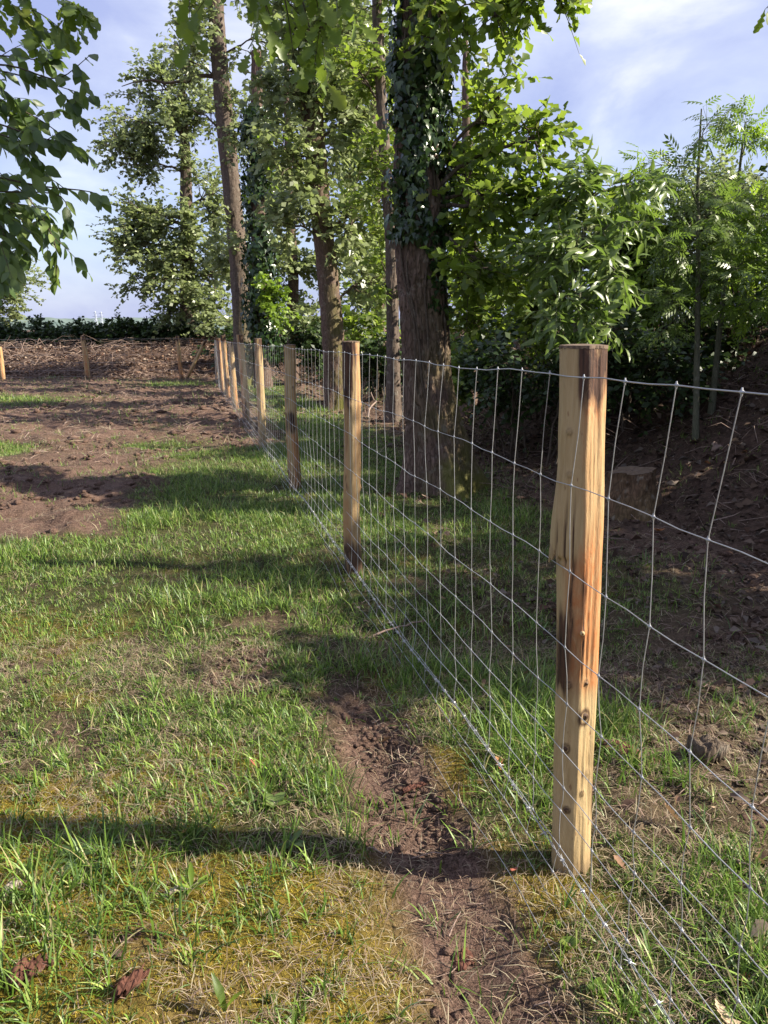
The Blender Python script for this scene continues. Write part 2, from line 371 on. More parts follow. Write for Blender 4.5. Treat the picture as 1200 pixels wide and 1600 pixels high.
# ------------------------------------------------------------------ ground sheet
def spaced(a0, a1, step0, grow):
    o = [a0]; st = step0
    while o[-1] < a1: o.append(o[-1]+st); st *= grow
    return np.array(o)
ys = np.concatenate([-spaced(-0.5, 60, 0.2, 1.2)[::-1], spaced(0.5+0.023, 40, 0.023, 1.0125), ])
ys = np.concatenate([ys, spaced(ys[-1]+0.6, 900, 0.8, 1.18)])
xp = spaced(0, 900, 0.025, 1.021)
xs = np.concatenate([-xp[:0:-1], xp])
GX, GY = np.meshgrid(xs, ys); GZ = ground_h(GX, GY)
ny, nx = GX.shape
idx = np.arange(ny*nx).reshape(ny, nx)
Fq = np.stack([idx[:-1, :-1], idx[:-1, 1:], idx[1:, 1:], idx[1:, :-1]], -1).reshape(-1)
dm = dirt_mask(GX, GY)
me = mesh_from('ground', np.stack([GX, GY, GZ], -1).reshape(-1, 3), Fq, np.full(len(Fq)//4, 4),
               {'dirt': dm.ravel(), 'moss': moss_mask(GX, GY).ravel(), 'bank': bank(GX, GY).ravel()})
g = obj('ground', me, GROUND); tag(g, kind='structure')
print('ground', nx, ny)

# ------------------------------------------------------------------ posts
def make_post(base, top, rad_b, rad_t, seed, sides=40, rings=70, hero=False, label=None, group='fence posts along the netting', name='fence_post', lean=None):
    base = np.asarray(base, float); top = np.asarray(top, float)
    root = thing(name, label, 'fence post', base, group)
    ax = top-base; H = np.linalg.norm(ax)
    tocam = np.array([-base[0], -base[1]]); tocam /= np.linalg.norm(tocam); a0 = math.atan2(tocam[1], tocam[0])
    t = np.linspace(-0.12/H, 1, rings); ph = np.arange(sides)/sides*2*math.pi      # ph: angle to the camera, + towards picture right
    T, PH = np.meshgrid(t, ph, indexing='ij'); Z = T*H
    ang = a0+PH
    r = rad_b+(rad_t-rad_b)*T
    pn = np.stack([np.cos(PH)*1.3, np.sin(PH)*1.3, Z*2.2], -1)
    r = r*(0.88+0.24*fbm(pn, 3, seed)) + 0.009*(fbm(np.stack([np.cos(PH)*6, np.sin(PH)*6, Z*3.0], -1), 3, seed+5)-0.5)
    r = r*(1-0.02*np.maximum(0, np.cos(2*(PH-0.6+seed))))+(0 if hero else 0.010)*(fbm(np.stack([np.cos(PH)*1.5, np.sin(PH)*1.5, Z*6.0], -1), 2, seed+90)-0.5)
    bark = sst(0.60, 0.68, fbm(np.stack([np.cos(PH)*1.6, np.sin(PH)*1.6, Z*2.3], -1), 4, seed+40))
    orange = sst(0.42, 0.62, fbm(np.stack([np.cos(PH)*1.4, np.sin(PH)*1.4, Z*0.9], -1), 3, seed+60))
    knot = np.zeros_like(r)
    def wrap(d): return (d+math.pi) % (2*math.pi)-math.pi
    kl = []
    if hero:
        bark = np.zeros_like(r)
        en = fbm(np.stack([np.cos(PH)*3, np.sin(PH)*3, Z*6], -1), 4, 77)-0.5
        dph = wrap(PH)
        # ridge between front and right facets
        r = r+0.005*bump(wrap(PH-0.25), 0, 0.16)*sst(0.25, 0.5, Z)-0.004*bump(wrap(PH-0.75), 0, 0.3)
        # shoulder on the left at 0.9 m
        r = r+0.016*sst(1.14, 0.92, Z)*sst(0.888, 0.90, Z)*bump(wrap(PH+1.35), 0, 0.75)
        bark = np.maximum(bark, sst(0.0, 0.35, dph+en*1.2+0.35)*sst(1.24, 1.31, Z+en*0.14)*0.85)
        bark = np.maximum(bark, 0.95*bump(dph+0.75+en*0.6, 0, 0.6)*sst(0.52, 0.56, Z+en*0.10)*sst(0.80, 0.70, Z+en*0.3))
        bark = np.maximum(bark, 0.8*bump(dph+0.2+en*0.8-(Z-0.75)*1.2, 0, 0.12)*sst(0.6, 0.7, Z)*sst(0.92, 0.86, Z))
        bark = np.maximum(bark, 0.9*bump(dph-0.30+en*0.3, 0, 0.06)*sst(0.62, 0.7, Z)*sst(0.88, 0.82, Z))
        bark = np.maximum(bark, 0.95*bump(dph-1.45+en*0.8, 0, 0.28)*sst(0.14, 0.2, Z)*sst(0.40, 0.33, Z+en*0.1))
        orange = sst(0.0, 0.3, dph+en*1.0)*sst(0.50, 0.60, Z+en*0.2)*(0.35+0.65*sst(1.02, 0.90, Z+en*0.2)+0.65*sst(1.2, 1.28, Z+en*.2))+0.9*sst(-0.9, -0.2, dph+en)*sst(0.92, 0.86, Z)*sst(0.52, 0.6, Z)
        # long cracks
        for (cp, z0, z1, w) in ((-0.95, 0.87, 1.02, .035), (-0.62, 0.86, 1.08, .03), (-0.28, 0.85, 1.09, .035), (0.33, 0.55, 1.0, .02)):
            pc = cp+0.35*(Z-z0)*(1 if cp < 0 else 0.1)+en*0.10
            c = bump(wrap(PH-pc), 0, w)*sst(z0, z0+0.03, Z)*sst(z1, z1-0.12, Z)
            r = r-0.006*c; bark = np.maximum(bark, c*1.0)
        kl = [(-0.35, 0.385, 0.011, 0.9), (-0.22, 0.205, 0.010, 0.9), (0.55, 0.475, 0.018, 1), (0.62, 0.57, 0.008, .7), (-0.30, 0.565, 0.009, .8), (0.9, 0.31, 0.009, 0.4), (0.55, 0.255, 0.007, .8), (0.25, 0.71, 0.010, -1), (-0.45, 1.10, 0.007, .35), (-0.5, 1.2, 0.006, .4)]
        for (kp, kz, kr, st_) in kl:
            d = np.hypot(wrap(PH-kp)*rad_b, (Z-kz)*0.8)
            q = d+0.35*kr*en*2
            if st_ > 0:
                knot = np.maximum(knot, st_*np.maximum(bump(q, kr*0.85, kr*0.28), 0.75*sst(kr*0.6, kr*0.2, q)))
                r = r+0.004*bump(d, 0, kr*1.2)
            else: r = r+0.007*bump(d, 0, kr)
        soil = sst(0.10, 0.0, Z)*0.6
    else:
        for _ in range(5):
            kp, kz, kr = random.uniform(-1.6, 1.6), random.uniform(0.1, 1.2), random.uniform(0.008, 0.017)
            d = np.hypot(wrap(PH-kp)*rad_b, (Z-kz)*0.8); knot = np.maximum(knot, 0.8*bump(d, 0, kr)); r = r+0.010*bump(d, 0, kr*1.4)
        bark = np.maximum(bark, sst(1.25, 1.34, Z+0.1*(pn[..., 2] % 1))*0.75*sst(0.4, 0.5, fbm(pn*2, 2, seed+9)))
        soil = sst(0.35, 0.02, Z)*0.8
        dph = wrap(PH); en = fbm(np.stack([np.cos(PH)*3, np.sin(PH)*3, Z*5], -1), 4, seed+77)-0.5
        if name == 'fence_post' and 'second' in label:
            bark = np.maximum(0.25*bark, 0.95*sst(0.1, -0.25, dph+en*1.4-0.45*sst(1.0, 1.3, Z))*sst(0.92, 1.1, Z+en*.3))
            bark = np.maximum(bark, 0.9*sst(0.26, 0.10, Z+en*.25)*sst(0.45, 0.6, fbm(pn*2, 3, seed+1)+0.1))
            bark = np.maximum(bark, 0.8*bump(dph+0.7+en, 0, .35)*sst(.5, .56, Z+en*.2)*sst(.3, .26, Z-0.3+en*.2)); orange = orange*0.5
        elif name == 'fence_post' and 'third' in label:
            bark = np.maximum(0.3*bark, 0.95*bump(dph+en*2, 0, .8)*sst(0.52, 0.57, Z+en*.1)*sst(0.74, 0.69, Z+en*.1)); orange = np.maximum(orange*0.4, 0.9*sst(0.56, 0.5, Z)*sst(-.3, .2, dph))
    bk_ = (-0.022 if 'second' in label else 0.010*math.sin(seed*2.1))
    bend = (np.sin(T*math.pi)+(0.5*np.sin(T*6.0+1) if 'second' in label else 0.35*np.sin(T*7+seed)))[..., None]*np.array([bk_, 0.006*math.cos(seed*1.3), 0])
    V = ax*T[..., None]+bend+np.stack([r*np.cos(ang), r*np.sin(ang), np.zeros_like(r)], -1)
    # slight bevel at the top rim
    V = V.reshape(-1, 3)
    i = np.arange(rings-1)[:, None]*sides; j = np.arange(sides)[None]; k = (j+1) % sides
    F = np.stack([i+j, i+k, i+sides+k, i+sides+j], -1).reshape(-1, 4)
    mb = MB(); mb.add(V, F, bark=bark.ravel(), orange=np.clip(orange, 0, 1).ravel(), knot=np.clip(knot, 0, 1).ravel(), soil=soil.ravel())
    obj('post_shaft', mb.mesh('post_shaft'), WOOD, root)
    ringv = V[-sides:]; c = ringv.mean(0)
    rim = c+(ringv-c)*1.025
    rim2 = c+(ringv-c)*1.0
    jag = rng.normal(0, 0.0012, sides)
    lo = rim+np.array([0, 0, -0.004]); lo[:, 2] += jag; up = rim+np.array([0, 0, 0.003]); inn = rim2*0.6+c*0.4+np.array([0, 0, 0.005])
    VV = np.concatenate([lo, up, inn, [c+np.array([0, 0, 0.006])]])
    m2 = MB(); jj = np.arange(sides); kk = (jj+1) % sides
    m2.add(VV, np.concatenate([np.stack([jj, kk, kk+sides, jj+sides], -1), np.stack([jj+sides, kk+sides, kk+2*sides, jj+2*sides], -1)]))
    m3 = np.stack([jj+2*sides, kk+2*sides, np.full(sides, 3*sides)], -1)
    m2.F.append(m3.ravel()); m2.S.append(np.full(sides, 3))
    o = obj('cut_top', m2.mesh('cut_top', False), ENDG, root)
    if hero:
        # knot stub proud of the shaft and a torn splinter shoulder
        def onshaft(p, z, dr=0.0):
            ii = int(round((z+0.12)/(H+0.12)*(rings-1))); jj_ = int(round((p % (2*math.pi))/(2*math.pi)*sides)) % sides
            P = V[ii*sides+jj_]; return P+dr*np.array([math.cos(a0+p), math.sin(a0+p), 0])
        for (kp, kz, kr, st_) in kl[:4]+kl[7:8]:
            P = onshaft(kp, kz); d = np.array([math.cos(a0+kp), math.sin(a0+kp), 0.0])
            tv, tf_ = tube([P-d*0.008, P+d*0.001, P+d*0.003], [kr*0.62, kr*0.6, kr*0.25], 9)
            kb = MB(); kb.add(tv, tf_, bark=np.full(len(tv), 0.7 if st_ > 0 else 0.0), orange=np.zeros(len(tv)), knot=np.full(len(tv), 0.5 if st_ > 0 else 0.0), soil=np.zeros(len(tv)))
            ko = obj('knot', kb.mesh('knot'), WOOD, root)
        sp = MB()
        for q in range(14):
            p0 = -1.35+random.uniform(-0.45, 0.45); P = onshaft(p0, 0.90+random.uniform(-0.01, .02), -0.003)
            e = P+np.array([math.cos(a0+p0)*0.004, math.sin(a0+p0)*0.004, -random.uniform(0.012, 0.035)])
            tv, tf_ = tube([P+np.array([0, 0, 0.03]), P, e], [0.002, 0.006, 0.002], 5)
            sp.add(tv, tf_, bark=np.full(len(tv), 0.15), orange=np.zeros(len(tv)), knot=np.zeros(len(tv)), soil=np.zeros(len(tv)))
        so = obj('splintered_edge', sp.mesh('splintered_edge'), WOOD, root); so['kind'] = 'stuff'
    return root

tops_px = {0: (912, 540), 1: (550, 520), 2: (452, 527), 3: (403, 537), 4: (375, 535), 5: (360, 534), 6: (349, 533), 7: (341, 531)}
base_px = {0: (892, 1345), 1: (556, 878), 2: (461, 755), 3: (411, 705), 4: (386, 668), 5: (369, 640), 6: (357, 626), 7: (348, 612)}
POSTS = []
plabels = ['nearest peeled wooden post with orange streaks and dark knots in the right foreground', 'second peeled wooden post from the front with dark bark left at its top',
           'third fence post from the front, pale with a dark bark patch low down', 'fourth fence post from the front, thin and orange brown beside the wire',
           'fifth fence post from the front at the edge of the bare soil', 'sixth fence post from the front beyond the grass', 'seventh fence post from the front on the bare soil',
           'eighth fence post from the front on the bare soil', 'ninth fence post from the front just before the corner post', 'last pale fence post standing at the far corner of the netting']
for i in range(10):
    u = i*FSP
    p = fpt(u); y = p[1]
    if i in base_px:
        b = at(*base_px[i], y); tp = at(*tops_px[i], y)
        if abs(b[0]-p[0]) > 0.25: b[0] = p[0]
    else:
        b = np.array([p[0], y, 0]); tp = b+np.array([0.03*math.sin(i*3), 0, 0])
    zg = float(ground_h(b[0], b[1])); b[2] = zg
    tp[2] = zg+(1.38 if i == 0 else 1.36+0.03*math.sin(i*2.3))
    if i == 0: tp[2] = 1.38
    rb, rt = [(0.0505, 0.0525), (0.052, 0.048), (0.056, 0.052), (0.050, 0.048)][i] if i < 4 else (0.056+0.006*math.sin(i*1.7), 0.053)
    if i == 0: make_post(b, tp, rb, rt, 3, 104, 330, True, plabels[0])
    else: make_post(b, tp, rb, rt, 3+i*7, 56 if i < 3 else 28, 140 if i < 3 else 40, False, plabels[i])
    POSTS.append((b, tp))
pb = fpt(-FSP); zb = float(ground_h(pb[0], pb[1]))
make_post((pb[0], pb[1], zb), (pb[0], pb[1], zb+1.37), 0.052, 0.05, 91, 32, 50, False, 'wooden fence post just behind the photographer, carrying the near end of the netting')

# cross fence at the far end
cross = [((284, 586), (277, 522), 24.9, 'leaning thin fence post left of the slanted brace on the far bank'), ((138, 595), (130, 531), 24.7, 'fence post alone in the middle of the cross fence below the far bank'), ((6, 606), (0, 556), 24.4, 'leftmost fence post of the cross fence, leaning at the picture edge')]
CR = []
for k, (bp_, tp_, y, lab) in enumerate(cross):
    b = at(*bp_, y); tp = at(*tp_, y); zg = float(ground_h(b[0], b[1])); dz = tp[2]-b[2]; b[2] = zg; tp[2] = zg+dz+0.05
    make_post(b, tp, 0.085 if k else 0.07, 0.08 if k else 0.065, 50+k, 24, 40, False, lab, 'fence posts of the far cross fence'); CR.append((b, tp))
b = at(291, 585, 24.7); b[2] = float(ground_h(b[0], b[1])); tp = at(321, 532, 24.7)
make_post(b, tp, 0.065, 0.06, 66, 20, 30, False, 'slanted wooden brace leaning against the far corner post', None, 'brace_post')
b = at(-60, 606, 24.1); b[2] = float(ground_h(b[0], b[1]))

# ------------------------------------------------------------------ wire netting
WZ = [1.318, 1.075, 0.865, 0.665, 0.52, 0.385, 0.285, 0.20, 0.115, 0.035]
SL = [-0.045, 0.0, -0.004, 0.006, -0.006, 0.004, 0.0, 0.006, -0.004, 0.003]      # how far each row of knots sits along the line
APRON = [(-0.06, 0.016), (-0.15, 0.008)]                          # folded out over the grass
SP = 0.158
us = np.arange(-FSP+0.05, 9*FSP, SP); us = us[us < 9*FSP]
off = -0.056
net = thing('wire_netting', 'galvanised stock netting stretched along the main row of wooden posts', 'wire fence', (F0[0], F0[1], 0))
def net_pt(u, s, z, flat=False):
    p = fpt(u, s); zz = float(ground_h(p[0], p[1])) if flat else -0.0115*max(0, p[1]-2)
    return np.array([p[0], p[1], zz+z])
def wig(u, row): return 0.006*math.sin(u*3.1+row*1.7)+0.004*math.sin(u*7.7+row*4.1)
KN = np.zeros((len(us), len(WZ)+len(APRON), 3))
for a, u in enumerate(us):
    bow = -0.006*math.sin((u/FSP % 1)*math.pi)
    q0 = int(np.clip(math.floor(u/FSP), 0, 8)); fq = float(np.clip(u/FSP-q0, -1, 1))
    def side_at(z):
        o_ = []
        for q_ in (q0, q0+1):
            pb_, pt_ = POSTS[q_]; f_ = np.clip(z/1.38, 0, 1); c_ = pb_+(pt_-pb_)*f_
            o_.append(fence_s(c_[0], c_[1])-[.0625, .057, .060, .055][q_] if q_ < 4 else fence_s(c_[0], c_[1])-.066)
        return o_[0]*(1-fq)+o_[1]*fq if fq >= 0 else o_[0]
    for r_, z in enumerate(WZ):
        jit = 0.004*math.sin(a*12.9898+r_*78.233)
        soff = side_at(z)+bow*0.4
        if r_ >= 8: soff -= 0.01*(r_-7)
        KN[a, r_] = net_pt(u+SL[r_]+jit, soff+wig(u, r_)*0.6*abs(math.sin(u/FSP*math.pi)), z+wig(u, r_+9)*0.8 - (0.010*math.sin((u/FSP % 1)*math.pi) if r_ == 0 and u > 0 else 0))
    for q, (s, z) in enumerate(APRON):
        KN[a, len(WZ)+q] = net_pt(u+0.01*q+0.02*math.sin(a*1.9+q), s+off+0.02*math.sin(u*2.3+q*2), z+0.015*math.sin(u*5+q), True)
O = np.array([F0[0], F0[1], 0])
for r_ in range(len(WZ)+len(APRON)):
    rad = 0.0015 if r_ == 0 else (0.00115 if r_ < len(WZ) else 0.0009)
    P = KN[:, r_]-O
    fine = []
    for a in range(len(P)-1):                       # small crimp between two knots
        fine += [P[a], P[a]*0.5+P[a+1]*0.5+np.array([0, 0, 0.003*math.sin(a*2.2+r_)])]
    fine.append(P[-1])
    tv, tf_ = tube(fine, rad, 5); mb = MB(); mb.add(tv, tf_); obj('line_wire', mb.mesh('line_wire'), WIRE, net)
for a in range(len(us)):
    P = []
    for r_ in range(len(WZ)):
        k = KN[a, r_]-O
        if r_ and r_ < len(WZ):
            pr = KN[a, r_-1]-O; m_ = (k+pr)/2
            sg = 0.005*math.sin(a*3.7+r_*2.1)
            m_ = m_+np.array([FU[0]*sg, FU[1]*sg, 0]); P.append(m_)
        P.append(k)
    tv, tf_ = tube(P, 0.00105, 4); mb = MB(); mb.add(tv, tf_); obj('stay_wire', mb.mesh('stay_wire'), WIRE, net)
mb = MB()
for a in range(len(us)):
    if us[a] > 5.2*FSP: break
    for r_ in range(len(WZ)):
        k = KN[a, r_]-O; d = np.array([FU[0], FU[1], 0])
        tv, tf_ = tube([k-d*0.006, k-d*0.002, k+d*0.002, k+d*0.006], [0.0017, 0.0031, 0.0031, 0.0017], 6)
        mb.add(tv, tf_)
        tv, tf_ = tube([k+np.array([0, 0, -0.007]), k, k+np.array([0, 0, 0.007])], [0.0014, 0.0028, 0.0014], 5); mb.add(tv, tf_)
kn = obj('wire_knot', mb.mesh('wire_knot'), WIRE, net); kn['kind'] = 'stuff'

# barbed wire along the foot
bw = thing('barbed_wire', 'twisted barbed wire strand running low along the foot of the netting', 'barbed wire', (F0[0], F0[1], 0))
uu = np.arange(-FSP, 9*FSP, 0.012 if True else 0.02)
uu = uu[uu < 4*FSP]
for ph_ in (0, math.pi):
    P = []
    for u in uu:
        p = net_pt(u, off-0.020+0.008*math.sin(u*2.1), 0.09+0.012*math.sin(u*3.3))
        w = u/0.035*2*math.pi*0.5+ph_
        P.append(p-O+np.array([FN[0]*math.cos(w)*0.0022, FN[1]*math.cos(w)*0.0022, 0.0022*math.sin(w)]))
    tv, tf_ = tube(P, 0.0012, 4); mb = MB(); mb.add(tv, tf_); obj('wire_strand', mb.mesh('wire_strand'), WIRE, bw)
bmb = MB()
for (d1, d2) in (((0.4, 0.0, 1.0), (-0.4, 0.0, -1.0)), ((0.9, 0.3, -0.5), (-0.9, -0.3, 0.5))):
    tv, tf_ = tube([np.array(d1)*0.014, np.zeros(3), np.array(d2)*0.014], [0.0004, 0.0016, 0.0004], 5); bmb.add(tv, tf_)
tv, tf_ = tube([np.array([FU[0], FU[1], 0])*q for q in (-0.006, -0.003, 0.003, 0.006)], [0.003, 0.0045, 0.0045, 0.003], 6); bmb.add(tv, tf_)
bm_ = bmb.mesh('barb')
for u in np.arange(-FSP+0.03, 3*FSP, 0.105):
    p = net_pt(u, off-0.020+0.008*math.sin(u*2.1), 0.09+0.012*math.sin(u*3.3))-O
    o = obj('barb', bm_, WIRE, bw, p); o.rotation_euler = (random.uniform(-1, 1), 0, random.uniform(-1, 1))

# netting of the cross fence
n2t = thing('wire_netting', 'thin netting across the posts in front of the far brushwood bank', 'wire fence', (0, 0, 0))
cp = [POSTS[9][0]]+[c[0] for c in CR]+[CR[-1][0]+np.array([-4, -0.4, 0])]
for z in (1.30, 1.05, 0.8, 0.55, 0.3, 0.1):
    P = np.concatenate([curve(cp[q]+np.array([0, -0.09, z]), cp[q+1]+np.array([0, -0.09, z]), 6, -0.004) for q in range(len(cp)-1)])
    keep = np.r_[True, np.linalg.norm(np.diff(P, axis=0), axis=1) > 1e-4]
    tv, tf_ = tube(P[keep], 0.0016, 4); mb = MB(); mb.add(tv, tf_); obj('line_wire', mb.mesh('line_wire'), WIRE, n2t)
mb = MB()
for q in range(len(cp)-1):
    L = np.linalg.norm(cp[q+1]-cp[q])
    for k in range(1, int(L/0.3)):
        p = cp[q]+(cp[q+1]-cp[q])*(k*0.3/L)+np.array([0, -0.09, 0])
        tv, tf_ = tube([p+np.array([0, 0, 0.05]), p+np.array([0.02, 0, 0.7]), p+np.array([0, 0, 1.29])], 0.0013, 3); mb.add(tv, tf_)
o = obj('stay_wire', mb.mesh('stay_wire'), WIRE, n2t); o['kind'] = 'stuff'

# ------------------------------------------------------------------ leaves
def leaf_tpl(rows, fold=0.35, droop=0.12):
    V = []; F = []
    for (y, w) in rows:
        z = -droop*y*y
        V += [(-w, y, z+fold*w), (0, y, z), (w, y, z+fold*w)]
    for i in range(len(rows)-1):
        a = 3*i
        F += [(a, a+1, a+4, a+3), (a+1, a+2, a+5, a+4)]
    return np.array(V, float), np.array(F)
T_ELL = leaf_tpl([(0, .015), (.16, .17), (.42, .29), (.72, .21), (1, .01)], 0.25, 0.15)
T_ELLS = leaf_tpl([(0, .03), (.42, .30), (1, .02)], 0.25, 0.12)
T_OAK = leaf_tpl([(0, .02), (.14, .06), (.24, .17), (.33, .09), (.46, .26), (.55, .15), (.70, .32), (.80, .20), (.91, .20), (1, .05)], 0.22, 0.15)
T_OAKS = leaf_tpl([(0, .03), (.28, .20), (.38, .12), (.68, .32), (1, .07)], 0.25, 0.12)
T_CHE = leaf_tpl([(0, .01), (.2, .10), (.5, .15), (.8, .09), (1, .005)], 0.35, 0.35)
T_IVY = leaf_tpl([(0, .10), (.10, .40), (.28, .42), (.38, .24), (.62, .20), (1, .01)], 0.15, 0.15)
T_IVYS = leaf_tpl([(0, .12), (.22, .44), (.42, .22), (1, .01)], 0.15, 0.15)
T_DIA = (np.array([(0, 0, 0), (.34, .52, .10), (0, 1, -.08), (-.34, .52, .10)], float), np.array([(0, 1, 2, 3)]))
def ash_tpl():
    V = []; F = []
    def add(o, d, L, w):
        d = np.array(d); p = np.array([-d[1], d[0]]); b = len(V)
        for (t, s) in ((0, 0), (.45, 1), (1, 0), (.45, -1)):
            q = np.array(o)+d*t*L+p*s*w; V.append((q[0], q[1], -0.25*q[1]**2-0.25*abs(q[0])*t+0.02*abs(s)))
        F.append((b, b+1, b+2, b+3))
    for y in (.22, .40, .58, .76):
        for s in (-1, 1): add((0, y), (s*.80, .60), .34, .065)
    add((0, .85), (0, 1), .34, .065)
    b = len(V); V.extend([(-.008, 0, 0), (.008, 0, 0), (.006, .9, -.2), (-.006, .9, -.2)]); F.append((b, b+1, b+2, b+3))
    return np.array(V, float), np.array(F)
T_ASH = ash_tpl()

def orient(D, Nn):
    D = D/(np.linalg.norm(D, axis=1)[:, None]+1e-9)
    X = np.cross(D, Nn); X /= np.linalg.norm(X, axis=1)[:, None]+1e-9
    Z = np.cross(X, D); return np.stack([X, D, Z], -1)
def leaf_mesh(name, tpl, pos, M, scl, rnd, extra=None):
    V, F = tpl; n = len(pos); k = len(V)
    W = np.einsum('nij,kj->nki', M, V)*scl[:, None, None]+pos[:, None]
    Fa = (F[None]+np.arange(n)[:, None, None]*k).reshape(-1)
    at_ = {'rnd': np.repeat(rnd, k)}
    if extra is not None: at_['Col'] = np.repeat(extra, k, axis=0)
    return mesh_from(name, W.reshape(-1, 3), Fa, np.full(n*len(F), F.shape[1]), at_)
_tplmesh = {}
def tpl_mesh(key, tpl, mat):
    if (key, mat.name) not in _tplmesh:
        me = mesh_from('leaf', tpl[0], tpl[1].reshape(-1), np.full(len(tpl[1]), tpl[1].shape[1])); me.materials.append(mat); _tplmesh[(key, mat.name)] = me
    return _tplmesh[(key, mat.name)]

def trunk_mesh(P, rad, sides, rings, depth, seed, flare=0.0, nf=9.0, mossdir=None):
    P = np.asarray(P, float); rad = np.asarray(rad, float)
    t0 = np.linspace(0, 1, len(P)); t = np.linspace(0, 1, rings)
    # smooth spline by cubic-ish interpolation (two passes of averaging)
    Q = np.stack([np.interp(t, t0, P[:, k]) for k in range(3)], -1)
    for _ in range(max(2, rings//12)):
        Q[1:-1] = (Q[:-2]+2*Q[1:-1]+Q[2:])/4
    rr = np.interp(t, t0, rad)
    th = np.arange(sides)/sides*2*math.pi
    T, A, B = frames(Q)
    L = np.r_[0, np.cumsum(np.linalg.norm(np.diff(Q, axis=0), axis=1))]
    TH, LL = np.meshgrid(th, L); RR = rr[:, None]*np.ones_like(TH)
    cs, sn = np.cos(TH), np.sin(TH)
    RR = RR*(0.92+0.16*fbm(np.stack([cs*1.2, sn*1.2, LL*0.9], -1), 3, seed))
    if flare: RR = RR+flare*np.exp(-LL/(0.45 if flare > .2 else 0.34))*(0.55+0.9*np.maximum(0, np.cos(TH*4+seed))*0.9)
    wob = fbm(np.stack([cs*2, sn*2, LL*1.8], -1), 3, seed+3)*0.9
    nzv = fbm(np.stack([cs*nf+wob, sn*nf+wob, LL*5.0+wob*3], -1), 3, seed+7, 0.55)
    ridge = np.abs(2*nzv-1); ridge = np.clip(ridge*2.6, 0, 1)
    RR = RR+depth*(ridge-0.6)+depth*0.5*(fbm(np.stack([cs*20, sn*20, LL*22], -1), 2, seed+11)-0.5)
    V = Q[:, None]+RR[..., None]*(cs[..., None]*A[:, None]+sn[..., None]*B[:, None])
    i = np.arange(rings-1)[:, None]*sides; j = np.arange(sides)[None]; k = (j+1) % sides
    F = np.stack([i+j, i+k, i+sides+k, i+sides+j], -1).reshape(-1)
    moss = np.zeros_like(TH)
    if mossdir is not None:
        nx_ = (cs[..., None]*A[:, None]+sn[..., None]*B[:, None])
        moss = np.clip(0.25+nx_@np.array([mossdir[0], mossdir[1], 0]), 0, 1)*np.exp(-LL/mossdir[2])
    return mesh_from('trunk', V.reshape(-1, 3), F, np.full(len(F)//4, 4), {'moss': moss.ravel()}), Q, rr

